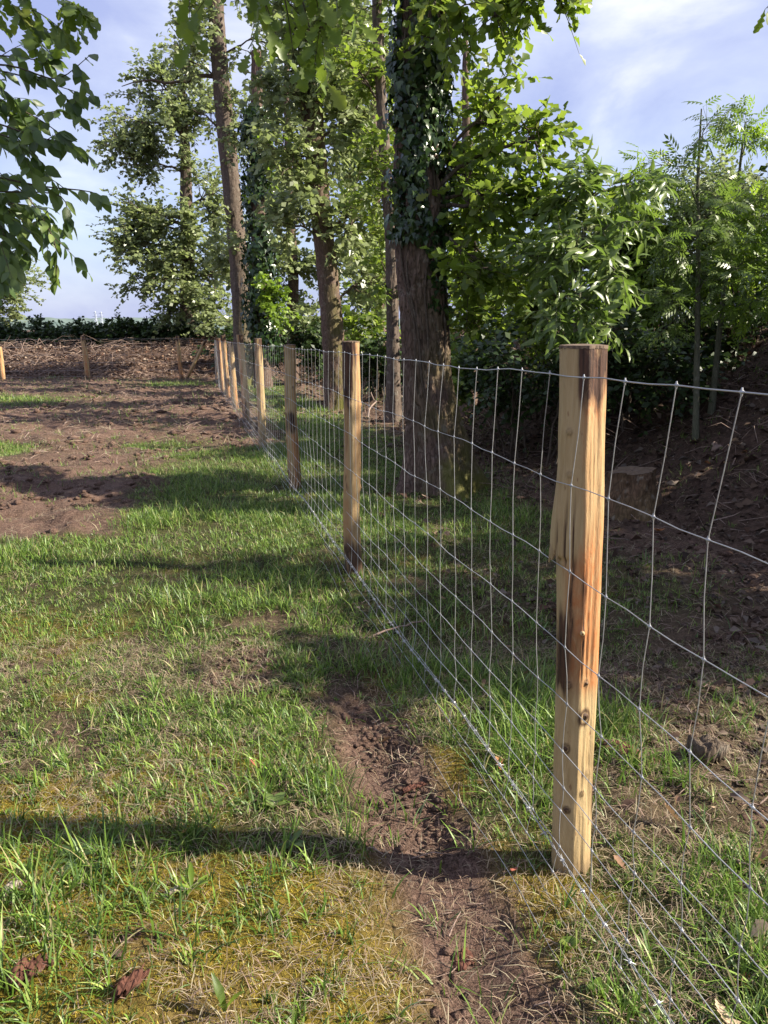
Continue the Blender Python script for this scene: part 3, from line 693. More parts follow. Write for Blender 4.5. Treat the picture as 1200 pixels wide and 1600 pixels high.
class Tree:
    def __init__(s, name, label, cat, loc, group=None, bark=None):
        s.loc = np.asarray(loc, float); s.root = thing(name, label, cat, loc, group); s.tw = MB(); s.bark = bark or TWIG
        s.P = []; s.D = []; s.Nn = []; s.S = []
    def trunk(s, P, rad, sides=28, rings=90, depth=0.01, seed=1, flare=0.06, mat=None, nf=9.0, moss=None):
        me, Q, rr = trunk_mesh(np.asarray(P)-s.loc, rad, sides, rings, depth, seed, flare, nf, moss)
        s.Q = Q+s.loc; s.rr = rr
        obj('trunk', me, mat or BARK, s.root); return s
    def limb(s, P, r0, r1, sides=7, as_part=True, name='branch'):
        P = np.asarray(P, float)
        tv, tf_ = tube(P-s.loc, np.linspace(r0, r1, len(P)), sides)
        if as_part:
            mb = MB(); mb.add(tv, tf_, moss=np.zeros(len(tv))); obj(name, mb.mesh(name), s.bark, s.root)
        else: s.tw.add(tv, tf_, moss=np.zeros(len(tv)))
    def crown(s, c, Rv, o=None, nsub=8, ntw=7, nleaf=9, tw=0.45, leaf=0.1, droop=0.15, r=0.02, part=True, twigs=True, spread=0.8, shell=0.45, lv=0.3, up=0.6, subdroop=0.05):
        c = np.asarray(c, float); Rv = np.broadcast_to(np.asarray(Rv, float), (3,))
        if o is None: o = c-np.array([0, 0, Rv[2]])
        o = np.asarray(o, float)
        main = curve(o, c, 9, 0.08, 0.05)
        s.limb(main, r, r*0.45, 6, part)
        for k in range(nsub):
            v = rng.normal(0, 1, 3); v /= np.linalg.norm(v); rad = (shell+(1-shell)*rng.random())
            e = c+v*rad*Rv
            b = main[rng.integers(4, 9)]
            sub = curve(b, e, 6, -subdroop, 0.07)
            if twigs: s.limb(sub, r*0.42, r*0.12, 4, False)
            sdir = (e-b)/(np.linalg.norm(e-b)+1e-6)
            for q in range(ntw):
                t = 0.25+0.75*rng.random(); fi = t*5; i0 = min(int(fi), 4); st = sub[i0]+(sub[i0+1]-sub[i0])*(fi-i0)
                d = sdir*0.55+rng.normal(0, 1, 3)*spread*0.6; d[2] += 0.05-droop*0.5; d /= np.linalg.norm(d)
                L = tw*(0.5+0.8*rng.random())
                tt = np.linspace(0, 1, 5)[:, None]
                P = st+d*L*tt; P[:, 2] -= droop*L*(tt[:, 0]**2)
                if twigs: s.limb(P[::2], r*0.14+0.0012, 0.001, 3, False)
                n = max(1, int(nleaf*(0.7+0.6*rng.random())))
                tl = np.clip(np.linspace(0.15, 1.0, n)+rng.normal(0, .04, n), 0.05, 1)
                lp = np.stack([np.interp(tl, tt[:, 0], P[:, m]) for m in range(3)], -1)
                side = np.cross(d, [0, 0, 1.0]); side /= np.linalg.norm(side)+1e-6
                sg = np.where(np.arange(n) % 2, 1, -1)[:, None]
                ld = d*0.55+side*sg*0.75+rng.normal(0, lv, (n, 3)); ld[:, 2] -= droop
                nn = np.array([0.12, -0.22, up])+rng.normal(0, 0.5, (n, 3))
                s.P.append(lp); s.D.append(ld); s.Nn.append(nn); s.S.append(leaf*(0.6+0.6*rng.random(n)))
        return s
    def finish(s, key, hi, lo, nobj=0, hkey='x', stuffname='foliage', rndbias=0.0):
        if s.tw.n:
            o = obj('twig', s.tw.mesh('twig'), s.bark, s.root); o['kind'] = 'stuff'
        if not s.P: return s
        P = np.concatenate(s.P); D = np.concatenate(s.D); Nn = np.concatenate(s.Nn); S = np.concatenate(s.S)
        M = orient(D, Nn); rnd = np.clip(rng.random(len(P))*(1-abs(rndbias))+max(0, rndbias), 0, 1)
        sel = np.zeros(len(P), bool)
        if nobj:
            dist = np.linalg.norm(P-np.array([0, 0, CAMZ]), axis=1)
            w = P[:, 1]*math.cos(PITCH)-(P[:, 2]-CAMZ)*math.sin(PITCH)
            v_ = P[:, 1]*math.sin(PITCH)+(P[:, 2]-CAMZ)*math.cos(PITCH)
            px = 600+FPX*P[:, 0]/np.maximum(w, .1); py = 800-FPX*v_/np.maximum(w, .1)
            vis = (w > 0.3) & (px > -10) & (px < 1210) & (py > -10) & (py < 1500)
            order = np.argsort(np.where(vis, dist/S, 1e9))[:min(nobj, int(vis.sum()))]; sel[order] = True
            me = tpl_mesh(hkey, hi, LM[key+'_o'])
            for i in np.nonzero(sel)[0]:
                o = bpy.data.objects.new('leaf', me); C.objects.link(o); o.parent = s.root
                m = Matrix(M[i].tolist()).to_4x4(); m = Matrix.Translation(Vector(P[i]-s.loc)) @ m @ Matrix.Scale(float(S[i]), 4)
                o.matrix_basis = m
        k = ~sel
        if k.any():
            me = leaf_mesh(stuffname, lo, P[k]-s.loc, M[k], S[k], rnd[k])
            o = obj(stuffname, me, LM[key], s.root); o['kind'] = 'stuff'
        s.n = len(P); return s

def ivy_on(tree, Q, rr, n, z0, z1, sides, size, nobj=0, name='ivy', out=0.05):
    """ivy leaves hugging a trunk; sides = (angle centre, half width)"""
    L = len(Q); P = []; D = []; Nn = []
    zq = Q[:, 2]
    while len(P) < n:
        z = z0+(z1-z0)*rng.random()
        i = int(np.clip(np.searchsorted(zq, z), 1, L-1)); f = (z-zq[i-1])/(zq[i]-zq[i-1]+1e-9)
        c = Q[i-1]+(Q[i]-Q[i-1])*f; r = rr[i]
        a = sides[0]+sides[1]*(2*rng.random()-1)
        edge = vnoise(np.array([math.cos(a)*2.2, math.sin(a)*2.2, z*2.4]), 5)
        if edge < 0.38: continue
        nv = np.array([math.cos(a), math.sin(a), 0])
        P.append(c+nv*(r+0.005+out*rng.random()**1.5)); D.append(np.array([0, 0, -1.0])+rng.normal(0, .45, 3)); Nn.append(nv+np.array([0, 0, .45])+rng.normal(0, .35, 3))
    P = np.array(P); M = orient(np.array(D), np.array(Nn)); S = size*(0.55+0.7*rng.random(n)); rnd = rng.random(n)
    dist = np.linalg.norm(P-np.array([0, 0, CAMZ]), axis=1); order = np.argsort(dist/S)
    if nobj:
        me = tpl_mesh('ivy', T_IVY, LM['ivy_o'])
        for i in order[:nobj]:
            o = bpy.data.objects.new('ivy_leaf', me); C.objects.link(o); o.parent = tree.root
            o.matrix_basis = Matrix.Translation(Vector(P[i]-tree.loc)) @ Matrix(M[i].tolist()).to_4x4() @ Matrix.Scale(float(S[i]), 4)
    k = order[nobj:]
    o = obj(name, leaf_mesh(name, T_IVYS, P[k]-tree.loc, M[k], S[k], rnd[k]), LM['ivy'], tree.root); o['kind'] = 'stuff'

def gz(x, y): return float(ground_h(x, y))
def px2m(p, y): return p/FPX*y
def blob(px, py, y, rx, ry, ryd=None):
    c = at(px, py, y); a = px2m(rx, y); b = px2m(ry, y); return c, (a, ryd or (a+b)/2, b)

TG = 'trees along the bank behind the fence'
# --- T1: big ivy-clad oak
b = at(690, 757, 6.8); b[2] = gz(b[0], b[1])
t1 = Tree('oak_tree', 'big oak trunk wrapped in ivy standing just behind the netting', 'tree', b, TG)
T1P = [b+np.array([0, 0, -0.1]), at(683, 700, 6.8), at(668, 600, 6.8), at(662, 480, 6.8), at(655, 380, 6.8), at(651, 250, 6.8), at(652, 100, 6.8), at(655, 0, 6.8), at(660, -250, 6.8), at(668, -600, 6.8)]
t1.trunk(T1P, [.225, .205, .20, .20, .205, .19, .18, .175, .16, .13], 140, 380, 0.030, 5, 0.24, BARK, 6.5, (0.75, -0.65, 1.0))
ivy_on(t1, t1.Q, t1.rr, 2600, 2.15, 4.6, (-1.35, 1.5), 0.075, 240, out=0.10)
ivy_on(t1, t1.Q, t1.rr, 260, 1.55, 2.5, (-0.75, 0.6), 0.062, 0, out=0.05)
br = at(672, 330, 6.75)
for a_, z1_ in ((-2.3, 4.6), (-1.9, 4.0), (-1.35, 4.8), (-0.8, 4.2), (-0.4, 3.4)):
    zz = np.arange(0.05, z1_, 0.07); Pq = np.stack([np.interp(zz, t1.Q[:, 2], t1.Q[:, k]) for k in range(3)], -1); rq = np.interp(zz, t1.Q[:, 2], t1.rr)
    aa = a_+0.25*np.sin(zz*2.1+a_*3)+0.08*np.sin(zz*7+a_); Pq[:, 0] += np.cos(aa)*(rq+0.012); Pq[:, 1] += np.sin(aa)*(rq+0.012)
    t1.limb(Pq, 0.013, 0.006, 6, True, 'ivy_stem')
for (px, py, y, rx, ry, ns, nt_) in ((770, 300, 6.6, 70, 90, 9, 7), (835, 215, 6.5, 60, 60, 8, 6), (780, 150, 6.8, 60, 55, 7, 6), (850, 320, 6.4, 55, 55, 7, 6), (735, 420, 6.5, 40, 70, 6, 6), (790, 440, 6.9, 75, 60, 8, 6), (725, 235, 7.0, 45, 90, 7, 6)):
    c, Rv = blob(px, py, y, rx, ry, 0.45)
    t1.crown(c, Rv, br+np.array([0, 0, (330-py)*0.0012]), ns, nt_, 8, 0.30, 0.115, 0.12, 0.022)
for (px, py, y, rx, ry, ns) in ((800, 5, 6.3, 90, 35, 8), (690, 20, 6.0, 60, 40, 6), (860, -10, 6.2, 45, 30, 5), (740, -160, 6.5, 160, 90, 9), (560, -180, 6.7, 150, 90, 9)):
    c, Rv = blob(px, py, y, rx, ry, 0.6); t1.crown(c, Rv, at(662, -60, 6.8), ns, 6, 8, 0.32, 0.115, 0.2, 0.03)
t1.finish('oak', T_OAK, T_OAKS, 300, 'oak')

# --- T2
b = at(526, 612, 15.0); b[2] = gz(b[0], b[1])
t2 = Tree('oak_tree', 'mossy oak trunk rising right behind the second fence post', 'tree', b, TG)
t2.trunk([b+np.array([0, 0, -.1]), at(523, 560, 15), at(512, 430, 15), at(498, 300, 15), at(488, 180, 15), at(480, 60, 15), at(474, -100, 15), at(470, -300, 15)], [.24, .225, .205, .20, .195, .185, .17, .14], 56, 200, 0.02, 15, 0.12, BARK, 8.0, (0.9, -0.4, 2.6))
for (px, py, y, rx, ry, ns, tk) in ((455, 120, 14.5, 70, 60, 10, 'o'), (560, 180, 15, 60, 80, 10, 'o'), (440, 230, 14, 50, 60, 8, 'o'), (560, 330, 14.5, 45, 70, 9, 'o'), (525, 60, 14, 60, 60, 9, 'o'), (470, 20, 14, 80, 40, 9, 'o'), (575, 440, 15.5, 40, 60, 8, 'o'), (450, 350, 15.5, 40, 55, 7, 'o'), (490, 290, 14.4, 30, 40, 5, 'o'), (560, 20, 14.5, 50, 60, 8, 'o')):
    c, Rv = blob(px, py, y, rx, ry, 0.8)
    zt = c[2]-0.5; i = int(np.clip(np.searchsorted(t2.Q[:, 2], zt), 0, len(t2.Q)-1))
    t2.crown(c, Rv, t2.Q[i], int(ns*1.25), 9, 10, 0.55, 0.15, 0.12, 0.03)
t2.finish('greyoak', T_DIA, T_DIA, 0)

# --- T3 left trunk
b = at(380, 566, 22.0); b[2] = gz(b[0], b[1])
t3 = Tree('oak_tree', 'tall bare grey trunk leaning left above the far posts', 'tree', b, TG)
t3.trunk([b+np.array([0, 0, -.1]), at(379, 520, 22), at(374, 420, 22), at(366, 330, 22), at(354, 220, 22), at(345, 120, 22), at(338, 30, 22), at(332, -80, 22), at(326, -250, 22)], [.30, .265, .25, .25, .24, .23, .21, .19, .15], 48, 200, 0.022, 23, 0.1, BARKG, 7.0, (0.8, -0.6, 1.6))
t3.limb(curve(at(340, 120, 22), at(190, 135, 21.6), 10, 0.05, 0.05), 0.06, 0.01)
t3.limb(curve(at(352, 210, 22), at(300, 170, 21.8), 8, 0.05, 0.05), 0.035, 0.01)
for (px, py, y, rx, ry, ns) in ((300, 40, 21.5, 50, 55, 8), (290, 95, 21.5, 40, 25, 5), (400, 60, 21.5, 50, 60, 8), (385, 190, 22.3, 35, 60, 7), (330, -10, 21.5, 60, 30, 7), (355, 205, 21.6, 16, 18, 3), (365, 330, 21.6, 14, 18, 2), (370, 370, 21.6, 12, 14, 2), (400, 340, 22.6, 30, 70, 6)):
    c, Rv = blob(px, py, y, rx, ry, 0.9)
    i = int(np.clip(np.searchsorted(t3.Q[:, 2], c[2]-0.4), 0, len(t3.Q)-1))
    t3.crown(c, Rv, t3.Q[i], ns, 8, 9, 0.6, 0.15, 0.12, 0.03)
t3.finish('greyoak', T_DIA, T_DIA, 0)

# --- ivy column tree
b = at(410, 572, 21.0); b[2] = gz(b[0], b[1])
t4 = Tree('ivy_covered_tree', 'dark trunk smothered in hanging ivy between the two left oaks', 'tree', b, TG)
t4.trunk([b+np.array([0, 0, -.1]), at(408, 500, 21), at(404, 350, 21), at(402, 200, 21), at(400, 80, 21)], [.24, .22, .2, .17, .12], 32, 100, 0.02, 33, 0.08)
ivy_on(t4, t4.Q, t4.rr, 3600, 0.6, 7.0, (-1.5, 2.6), 0.16, 0, out=0.30)
c, Rv = blob(425, 480, 20.5, 20, 60, 0.4); t4.crown(c, Rv, t4.Q[20], 7, 7, 12, 0.5, 0.16, 0.4, 0.02)
c, Rv = blob(418, 250, 21, 30, 60, 0.5); t4.crown(c, Rv, t4.Q[60], 6, 7, 10, 0.5, 0.16, 0.3, 0.02)
t4.finish('lime', T_DIA, T_DIA, 0)

# --- thin trunk between
b = at(615, 590, 12.6); b[2] = gz(b[0], b[1])
t5 = Tree('oak_tree', 'slender trunk half hidden left of the ivy-clad oak', 'tree', b, TG)
t5.trunk([b+np.array([0, 0, -.1]), at(614, 520, 12.6), at(611, 380, 12.6), at(602, 260, 12.6), at(596, 160, 12.6), at(590, 40, 12.6), at(586, -120, 12.6)], [.125, .105, .095, .09, .085, .08, .065], 40, 150, 0.014, 43, 0.06, BARKG, 7)
for (px, py, y, rx, ry, ns) in ((560, 110, 12.3, 45, 60, 7), (600, 90, 13, 40, 60, 7), (590, 300, 13, 30, 60, 6), (575, 250, 12, 30, 40, 5), (600, 420, 13, 25, 50, 5), (590, -20, 12.3, 50, 50, 6)):
    c, Rv = blob(px, py, y, rx, ry, 0.6); i = int(np.clip(np.searchsorted(t5.Q[:, 2], c[2]-0.4), 0, len(t5.Q)-1))
    t5.crown(c, Rv, t5.Q[i], ns, 7, 9, 0.45, 0.13, 0.12, 0.022)
t5.finish('oak', T_ELLS, T_ELLS, 0)

# --- back oak at the left
b = at(292, 560, 31.0); b[2] = gz(b[0], b[1])
t6 = Tree('oak_tree', 'broad grey-green oak on the far bank at the left end of the tree row', 'tree', b, TG, BARKG)
t6.trunk([b+np.array([0, 0, -.3]), at(293, 480, 31), at(293, 380, 31), at(291, 310, 31), at(290, 250, 31), at(288, 190, 31), at(285, 130, 31)], [.34, .30, .27, .24, .20, .15, .09], 32, 100, 0.02, 53, 0.1, BARKG, 6)
for (px, py, y, rx, ry, ns) in ((255, 140, 31, 55, 45, 10), (212, 190, 30.5, 52, 48, 11), (180, 235, 30.5, 22, 25, 4), (205, 350, 30, 45, 24, 8), (190, 380, 30, 32, 20, 5), (300, 400, 30, 50, 50, 10), (280, 200, 30.2, 55, 50, 9), (230, 255, 30.5, 55, 30, 8), (330, 170, 30.5, 45, 60, 8), (215, 330, 30, 45, 28, 7), (270, 345, 29.8, 55, 40, 9), (225, 385, 29.8, 55, 32, 8), (325, 310, 30.5, 40, 70, 9), (215, 435, 29.6, 30, 26, 5), (270, 430, 29.5, 40, 32, 7), (290, 480, 29.3, 55, 30, 9), (335, 430, 30, 40, 60, 9), (340, 500, 29.5, 35, 30, 6), (300, 100, 31, 40, 40, 6)):
    c, Rv = blob(px, py, y, rx, ry, 1.3); i = int(np.clip(np.searchsorted(t6.Q[:, 2], c[2]-0.3), 0, len(t6.Q)-1))
    t6.crown(c, Rv, t6.Q[i], int(ns*1.25), 10, 11, 0.8, 0.205, 0.12, 0.055, True, True, shell=0.45)
t6.finish('greyoak', T_DIA, T_DIA, 0)

# --- background trees closing the gaps
for lab, base_, trunk_, blobs_, key, lf in (
    ('leafy tree filling the gap between the ivy column and the second post oak', (455, 560, 24), 0.2, ((450, 420, 24, 45, 70, 10), (445, 290, 24, 40, 70, 10), (480, 500, 23, 50, 40, 8), (530, 400, 24, 50, 80, 10), (545, 250, 25, 50, 80, 10), (420, 150, 25, 45, 70, 8), (560, 130, 25, 50, 70, 9), (500, 170, 25, 40, 70, 8), (350, 400, 26, 30, 70, 7)), 'greyoak', 0.2),
    ('bright leafy tree behind the slender trunk and the second fence post', (590, 560, 18), 0.15, ((585, 400, 18, 45, 70, 9), (590, 230, 19, 50, 80, 10), (570, 500, 17.5, 45, 35, 8), (600, 80, 19, 50, 80, 8), (640, 330, 18, 40, 90, 8)), 'oak', 0.16),
    ('leafy tree behind the right side of the ivy-clad oak', (735, 540, 11.5), 0.12, ((730, 330, 11.5, 45, 90, 10), (760, 440, 11, 70, 60, 10), (820, 400, 11.5, 60, 60, 9), (740, 200, 12, 40, 80, 8), (725, 500, 10.8, 40, 45, 7), (800, 500, 10.5, 60, 40, 8)), 'oak', 0.12)):
    b = at(base_[0], base_[1], base_[2]); b[2] = gz(b[0], b[1])
    tt_ = Tree('background_tree', lab, 'tree', b, TG)
    top_ = at(base_[0]-8, 60, base_[2])
    tt_.trunk([b+np.array([0, 0, -.1]), b*0.7+top_*0.3+np.array([.1, 0, 0]), b*0.35+top_*0.65, top_], [trunk_, trunk_*.85, trunk_*.6, trunk_*.3], 20, 50, 0.012, 61, 0.05)
    for (px, py, y, rx, ry, ns) in blobs_:
        c, Rv = blob(px, py, y, rx, ry, 1.0); i = int(np.clip(np.searchsorted(tt_.Q[:, 2], c[2]-0.5), 0, len(tt_.Q)-1))
        tt_.crown(c, Rv, tt_.Q[i], int(ns*1.35), 9, 11, 0.65, lf, 0.15, 0.03)
    tt_.finish(key, T_ELLS if base_[2] < 15 else T_DIA, T_ELLS if base_[2] < 15 else T_DIA, 0)

# --- sweet chestnut
b = at(905, 610, 6.6); b[2] = gz(b[0], b[1])
ch = Tree('chestnut_sapling', 'young chestnut with long drooping leaves above the nearest fence post', 'sapling', b, None, STEM)
ch.trunk([b+np.array([0, 0, -.1]), at(900, 520, 6.4), at(905, 430, 6.2), at(915, 340, 6.1), at(922, 265, 6.0)], [.032, .027, .022, .016, .008], 14, 60, 0.002, 71, 0.015, STEM)
for (px, py, y, rx, ry, ns) in ((940, 290, 6.0, 50, 40, 6), (890, 300, 6.0, 40, 35, 5), (900, 380, 5.8, 60, 50, 7), (975, 345, 5.9, 45, 45, 6), (960, 420, 5.7, 55, 45, 6), (880, 460, 5.7, 55, 45, 6), (930, 510, 5.8, 45, 40, 5), (1000, 290, 6.2, 35, 35, 4), (840, 400, 6.0, 45, 45, 5)):
    c, Rv = blob(px, py, y, rx, ry, 0.35); i = int(np.clip(np.searchsorted(ch.Q[:, 2], c[2]-0.15), 0, len(ch.Q)-1))
    ch.crown(c, Rv, ch.Q[i], ns, 5, 6, 0.22, 0.135, 0.22, 0.010, True, True, 0.8, 0.4, 0.3)
ch.finish('chestnut', T_CHE, T_CHE, 290, 'chestnut')

# --- ash saplings
for k, (pts, blobs_, lab) in enumerate((
    ([(1087, 690), (1089, 560), (1091, 420), (1090, 290), (1096, 170)], ((1100, 200, 6.7, 25, 35, 5), (1070, 280, 6.6, 50, 40, 6), (1120, 320, 6.7, 40, 45, 6), (1060, 380, 6.6, 55, 45, 6), (1110, 430, 6.6, 50, 40, 6), (1050, 470, 6.5, 45, 40, 4)), 'slender ash sapling, left of the two straight stems on the shady bank'),
    ([(1112, 640), (1122, 540), (1134, 430), (1150, 310), (1165, 190)], ((1165, 220, 7.0, 30, 45, 6), (1190, 300, 6.9, 40, 45, 6), (1150, 370, 6.8, 45, 45, 6), (1195, 400, 6.8, 40, 50, 6), (1175, 470, 6.7, 50, 40, 5), (1020, 260, 7.2, 40, 50, 6), (1235, 330, 7, 50, 80, 7)), 'ash sapling with the leaning mossy stem, right of the two on the shady bank'))):
    y0 = 6.7+0.3*k; b = at(*pts[0], y0); b[2] = gz(b[0], b[1])
    s_ = Tree('ash_sapling', lab, 'sapling', b, 'ash saplings on the bank', STEM)
    s_.trunk([b+np.array([0, 0, -.05])]+[at(p[0], p[1], y0) for p in pts[1:]], [.028, .025, .021, .015, .006], 14, 60, 0.002, 81+k, 0.01, STEM, 5)
    for (px, py, y, rx, ry, ns) in blobs_:
        c, Rv = blob(px, py, y, rx, ry, 0.35); i = int(np.clip(np.searchsorted(s_.Q[:, 2], c[2]-0.2), 0, len(s_.Q)-1))
        s_.crown(c, Rv, s_.Q[i], max(4, int(ns*(0.8 if py < 330 else 1.2))), 4, 5, 0.20, 0.155, 0.15, 0.008, True, True, 0.8, 0.4, 0.35)
    s_.finish('chestnut' if k == 0 else 'lime', T_ASH, T_ASH, 150, 'ash')

# --- shrubs of the thicket on the bank
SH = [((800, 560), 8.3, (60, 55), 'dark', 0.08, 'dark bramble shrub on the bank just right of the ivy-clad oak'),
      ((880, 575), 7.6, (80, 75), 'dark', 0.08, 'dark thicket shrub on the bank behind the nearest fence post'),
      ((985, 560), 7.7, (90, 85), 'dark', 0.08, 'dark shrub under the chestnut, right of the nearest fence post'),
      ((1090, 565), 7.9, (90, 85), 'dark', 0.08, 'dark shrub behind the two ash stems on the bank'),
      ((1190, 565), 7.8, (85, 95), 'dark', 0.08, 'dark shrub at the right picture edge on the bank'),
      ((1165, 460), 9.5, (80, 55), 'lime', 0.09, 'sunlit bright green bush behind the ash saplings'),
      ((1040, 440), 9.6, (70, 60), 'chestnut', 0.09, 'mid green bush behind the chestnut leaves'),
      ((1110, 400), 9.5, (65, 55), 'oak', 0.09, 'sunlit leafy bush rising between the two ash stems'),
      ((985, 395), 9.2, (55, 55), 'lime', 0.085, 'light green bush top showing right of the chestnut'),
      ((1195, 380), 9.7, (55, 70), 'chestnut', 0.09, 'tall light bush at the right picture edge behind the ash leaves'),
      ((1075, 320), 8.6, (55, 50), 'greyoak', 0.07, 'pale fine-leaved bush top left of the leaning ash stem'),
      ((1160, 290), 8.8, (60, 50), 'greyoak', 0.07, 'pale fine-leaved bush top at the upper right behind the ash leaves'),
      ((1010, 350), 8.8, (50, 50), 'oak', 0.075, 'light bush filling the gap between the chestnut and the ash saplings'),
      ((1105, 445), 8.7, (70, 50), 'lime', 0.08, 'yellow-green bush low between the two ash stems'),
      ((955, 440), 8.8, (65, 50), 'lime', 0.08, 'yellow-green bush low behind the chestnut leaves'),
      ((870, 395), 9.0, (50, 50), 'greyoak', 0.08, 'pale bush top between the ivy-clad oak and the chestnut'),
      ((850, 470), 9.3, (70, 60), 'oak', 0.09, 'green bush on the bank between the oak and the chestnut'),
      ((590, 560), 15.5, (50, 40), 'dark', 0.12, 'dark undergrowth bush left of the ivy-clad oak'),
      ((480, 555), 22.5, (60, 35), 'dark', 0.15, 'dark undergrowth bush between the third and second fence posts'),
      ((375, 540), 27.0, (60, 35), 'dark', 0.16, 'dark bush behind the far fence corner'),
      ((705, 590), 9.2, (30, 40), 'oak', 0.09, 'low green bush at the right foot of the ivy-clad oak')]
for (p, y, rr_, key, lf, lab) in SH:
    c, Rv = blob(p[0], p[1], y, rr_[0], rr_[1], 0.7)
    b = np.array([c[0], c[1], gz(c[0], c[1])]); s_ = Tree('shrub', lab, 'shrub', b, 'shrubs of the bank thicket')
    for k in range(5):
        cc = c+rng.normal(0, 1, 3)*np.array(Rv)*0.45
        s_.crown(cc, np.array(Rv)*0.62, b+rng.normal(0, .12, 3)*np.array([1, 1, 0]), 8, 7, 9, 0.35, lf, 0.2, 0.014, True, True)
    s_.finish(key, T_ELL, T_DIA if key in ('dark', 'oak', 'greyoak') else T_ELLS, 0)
# trees and shrubs of the same bank outside the frame on the right: they shade the grass; dense dark ones added unseen to shade bank and stump
for k, (x, y, h, r_, ns, key) in enumerate(((5.2, 2.95, 2.9, 0.7, 12, 'oak'), (6.8, 2.7, 4.3, 0.75, 9, 'oak'), (5.8, 5.2, 2.6, 0.8, 10, 'chestnut'), (4.2, 4.4, 1.7, 0.7, 10, 'dark'), (8.4, 3.1, 5.2, 0.75, 9, 'oak'), (5.0, 6.3, 2.3, 0.85, 14, 'dark'), (5.6, 4.4, 2.3, 0.85, 14, 'dark'), (4.5, 3.4, 1.75, 0.6, 10, 'dark'), (6.2, 6.8, 3.0, 0.9, 12, 'oak'), (5.3, 8.0, 2.4, 0.85, 13, 'dark'), (4.9, 5.45, 2.35, 0.75, 14, 'dark'))):
    b = np.array([x, y, gz(x, y)]); s_ = Tree('bank_tree', ['leafy hazel on the bank right of the frame', 'taller oak on the bank right of the frame', 'young chestnut on the bank right of the frame', 'low dark shrub on the bank right of the frame', 'round-headed oak behind the bank right of the frame', 'dense dark holly on the bank crest right of the frame', 'second dense dark shrub on the bank crest right of the frame', 'small dark shrub on the bank slope right of the frame', 'leafy oak bush behind the dense holly right of the frame', 'farther dense dark holly on the bank crest right of the frame', 'dense dark shrub between two hollies on the bank crest right of the frame'][k], 'tree', b, 'bank trees outside the frame')
    s_.trunk([b+np.array([0, 0, -.1]), b+np.array([.05, 0, (h-b[2])*.5]), np.array([x, y, h])], [.06, .05, .03], 12, 20, 0.004, 5+k, 0.02)
    for q in range(4):
        cc = np.array([x, y, h])+rng.normal(0, 1, 3)*np.array([.7, .35, .45])*r_
        s_.crown(cc, (r_*1.0, r_*.6, r_*.7), np.array([x, y, max(b[2]+.3, cc[2]-1.0)]), ns if key == 'dark' else int(ns*(1.15 if h > 4 else .8)), 7, 8, 0.35, 0.11, 0.15, 0.02, True, False)
    s_.finish(key, T_DIA, T_DIA, 0)

# --- overhanging branches at the left: an elm outside the frame
b = np.array([-3.6, 3.4, gz(-3.6, 3.4)])
el = Tree('elm_tree', 'drooping elm branches with toothed oval leaves hanging in at the left edge', 'tree', b)
el.trunk([b+np.array([0, 0, -.1]), b+np.array([0.05, .02, 1.5]), b+np.array([0.1, 0.0, 3.0]), b+np.array([0.1, 0.1, 5.0])], [.12, .10, .085, .05], 24, 60, 0.008, 91, 0.05)
def spray(tree, px_pts, y, leaf, nl, r=0.006, side=0.35, droop=0.5):
    """one drooping leafy twig through picture points at distance y: alternate leaves with short side twigs"""
    P = np.array([at(p[0], p[1], y+(p[2] if len(p) > 2 else 0)) for p in px_pts])
    t0 = np.linspace(0, 1, len(P)); t = np.linspace(0, 1, 14); Q = np.stack([np.interp(t, t0, P[:, k]) for k in range(3)], -1)
    for _ in range(2): Q[1:-1] = (Q[:-2]+2*Q[1:-1]+Q[2:])/4
    tree.limb(Q, r, 0.0012, 5)
    def dress(Q, n, tmin=0.12):
        tl = np.linspace(tmin, 1, n)+rng.normal(0, .01, n); tl = np.clip(tl, 0, 1); tq = np.linspace(0, 1, len(Q))
        lp = np.stack([np.interp(tl, tq, Q[:, k]) for k in range(3)], -1)
        d = np.gradient(Q, axis=0); d /= np.linalg.norm(d, axis=1)[:, None]+1e-9
        dd = np.stack([np.interp(tl, tq, d[:, k]) for k in range(3)], -1)
        sd = np.cross(dd, [0, 0, 1.0]); sd /= np.linalg.norm(sd, axis=1)[:, None]+1e-9
        sg = np.where(np.arange(n) % 2, 1, -1)[:, None]
        ld = dd*0.6+sd*sg*0.7+rng.normal(0, .3, (n, 3)); ld[:, 2] -= droop
        nn = np.array([0.2, -0.45, .7])+rng.normal(0, .45, (n, 3))
        tree.P.append(lp); tree.D.append(ld); tree.Nn.append(nn); tree.S.append(leaf*(0.7+0.5*rng.random(n)))
    dress(Q, nl)
    for k in range(int(nl*side)):
        i = rng.integers(3, 13); d = Q[min(i+1, 13)]-Q[i-1]; d /= np.linalg.norm(d)
        L = leaf*(2.0+3.0*rng.random())*(1.15-i/14.0)
        e = d*0.6+rng.normal(0, .55, 3); e[2] -= 0.25; e /= np.linalg.norm(e)
        q = Q[i]+e*L*np.linspace(0, 1, 5)[:, None]; q[:, 2] -= 0.2*L*np.linspace(0, 1, 5)**2
        tree.limb(q, 0.0022, 0.0008, 3, False); dress(q, int(4+L/leaf*1.5), 0.2)
yl = 3.3
elm_thin = 0.42
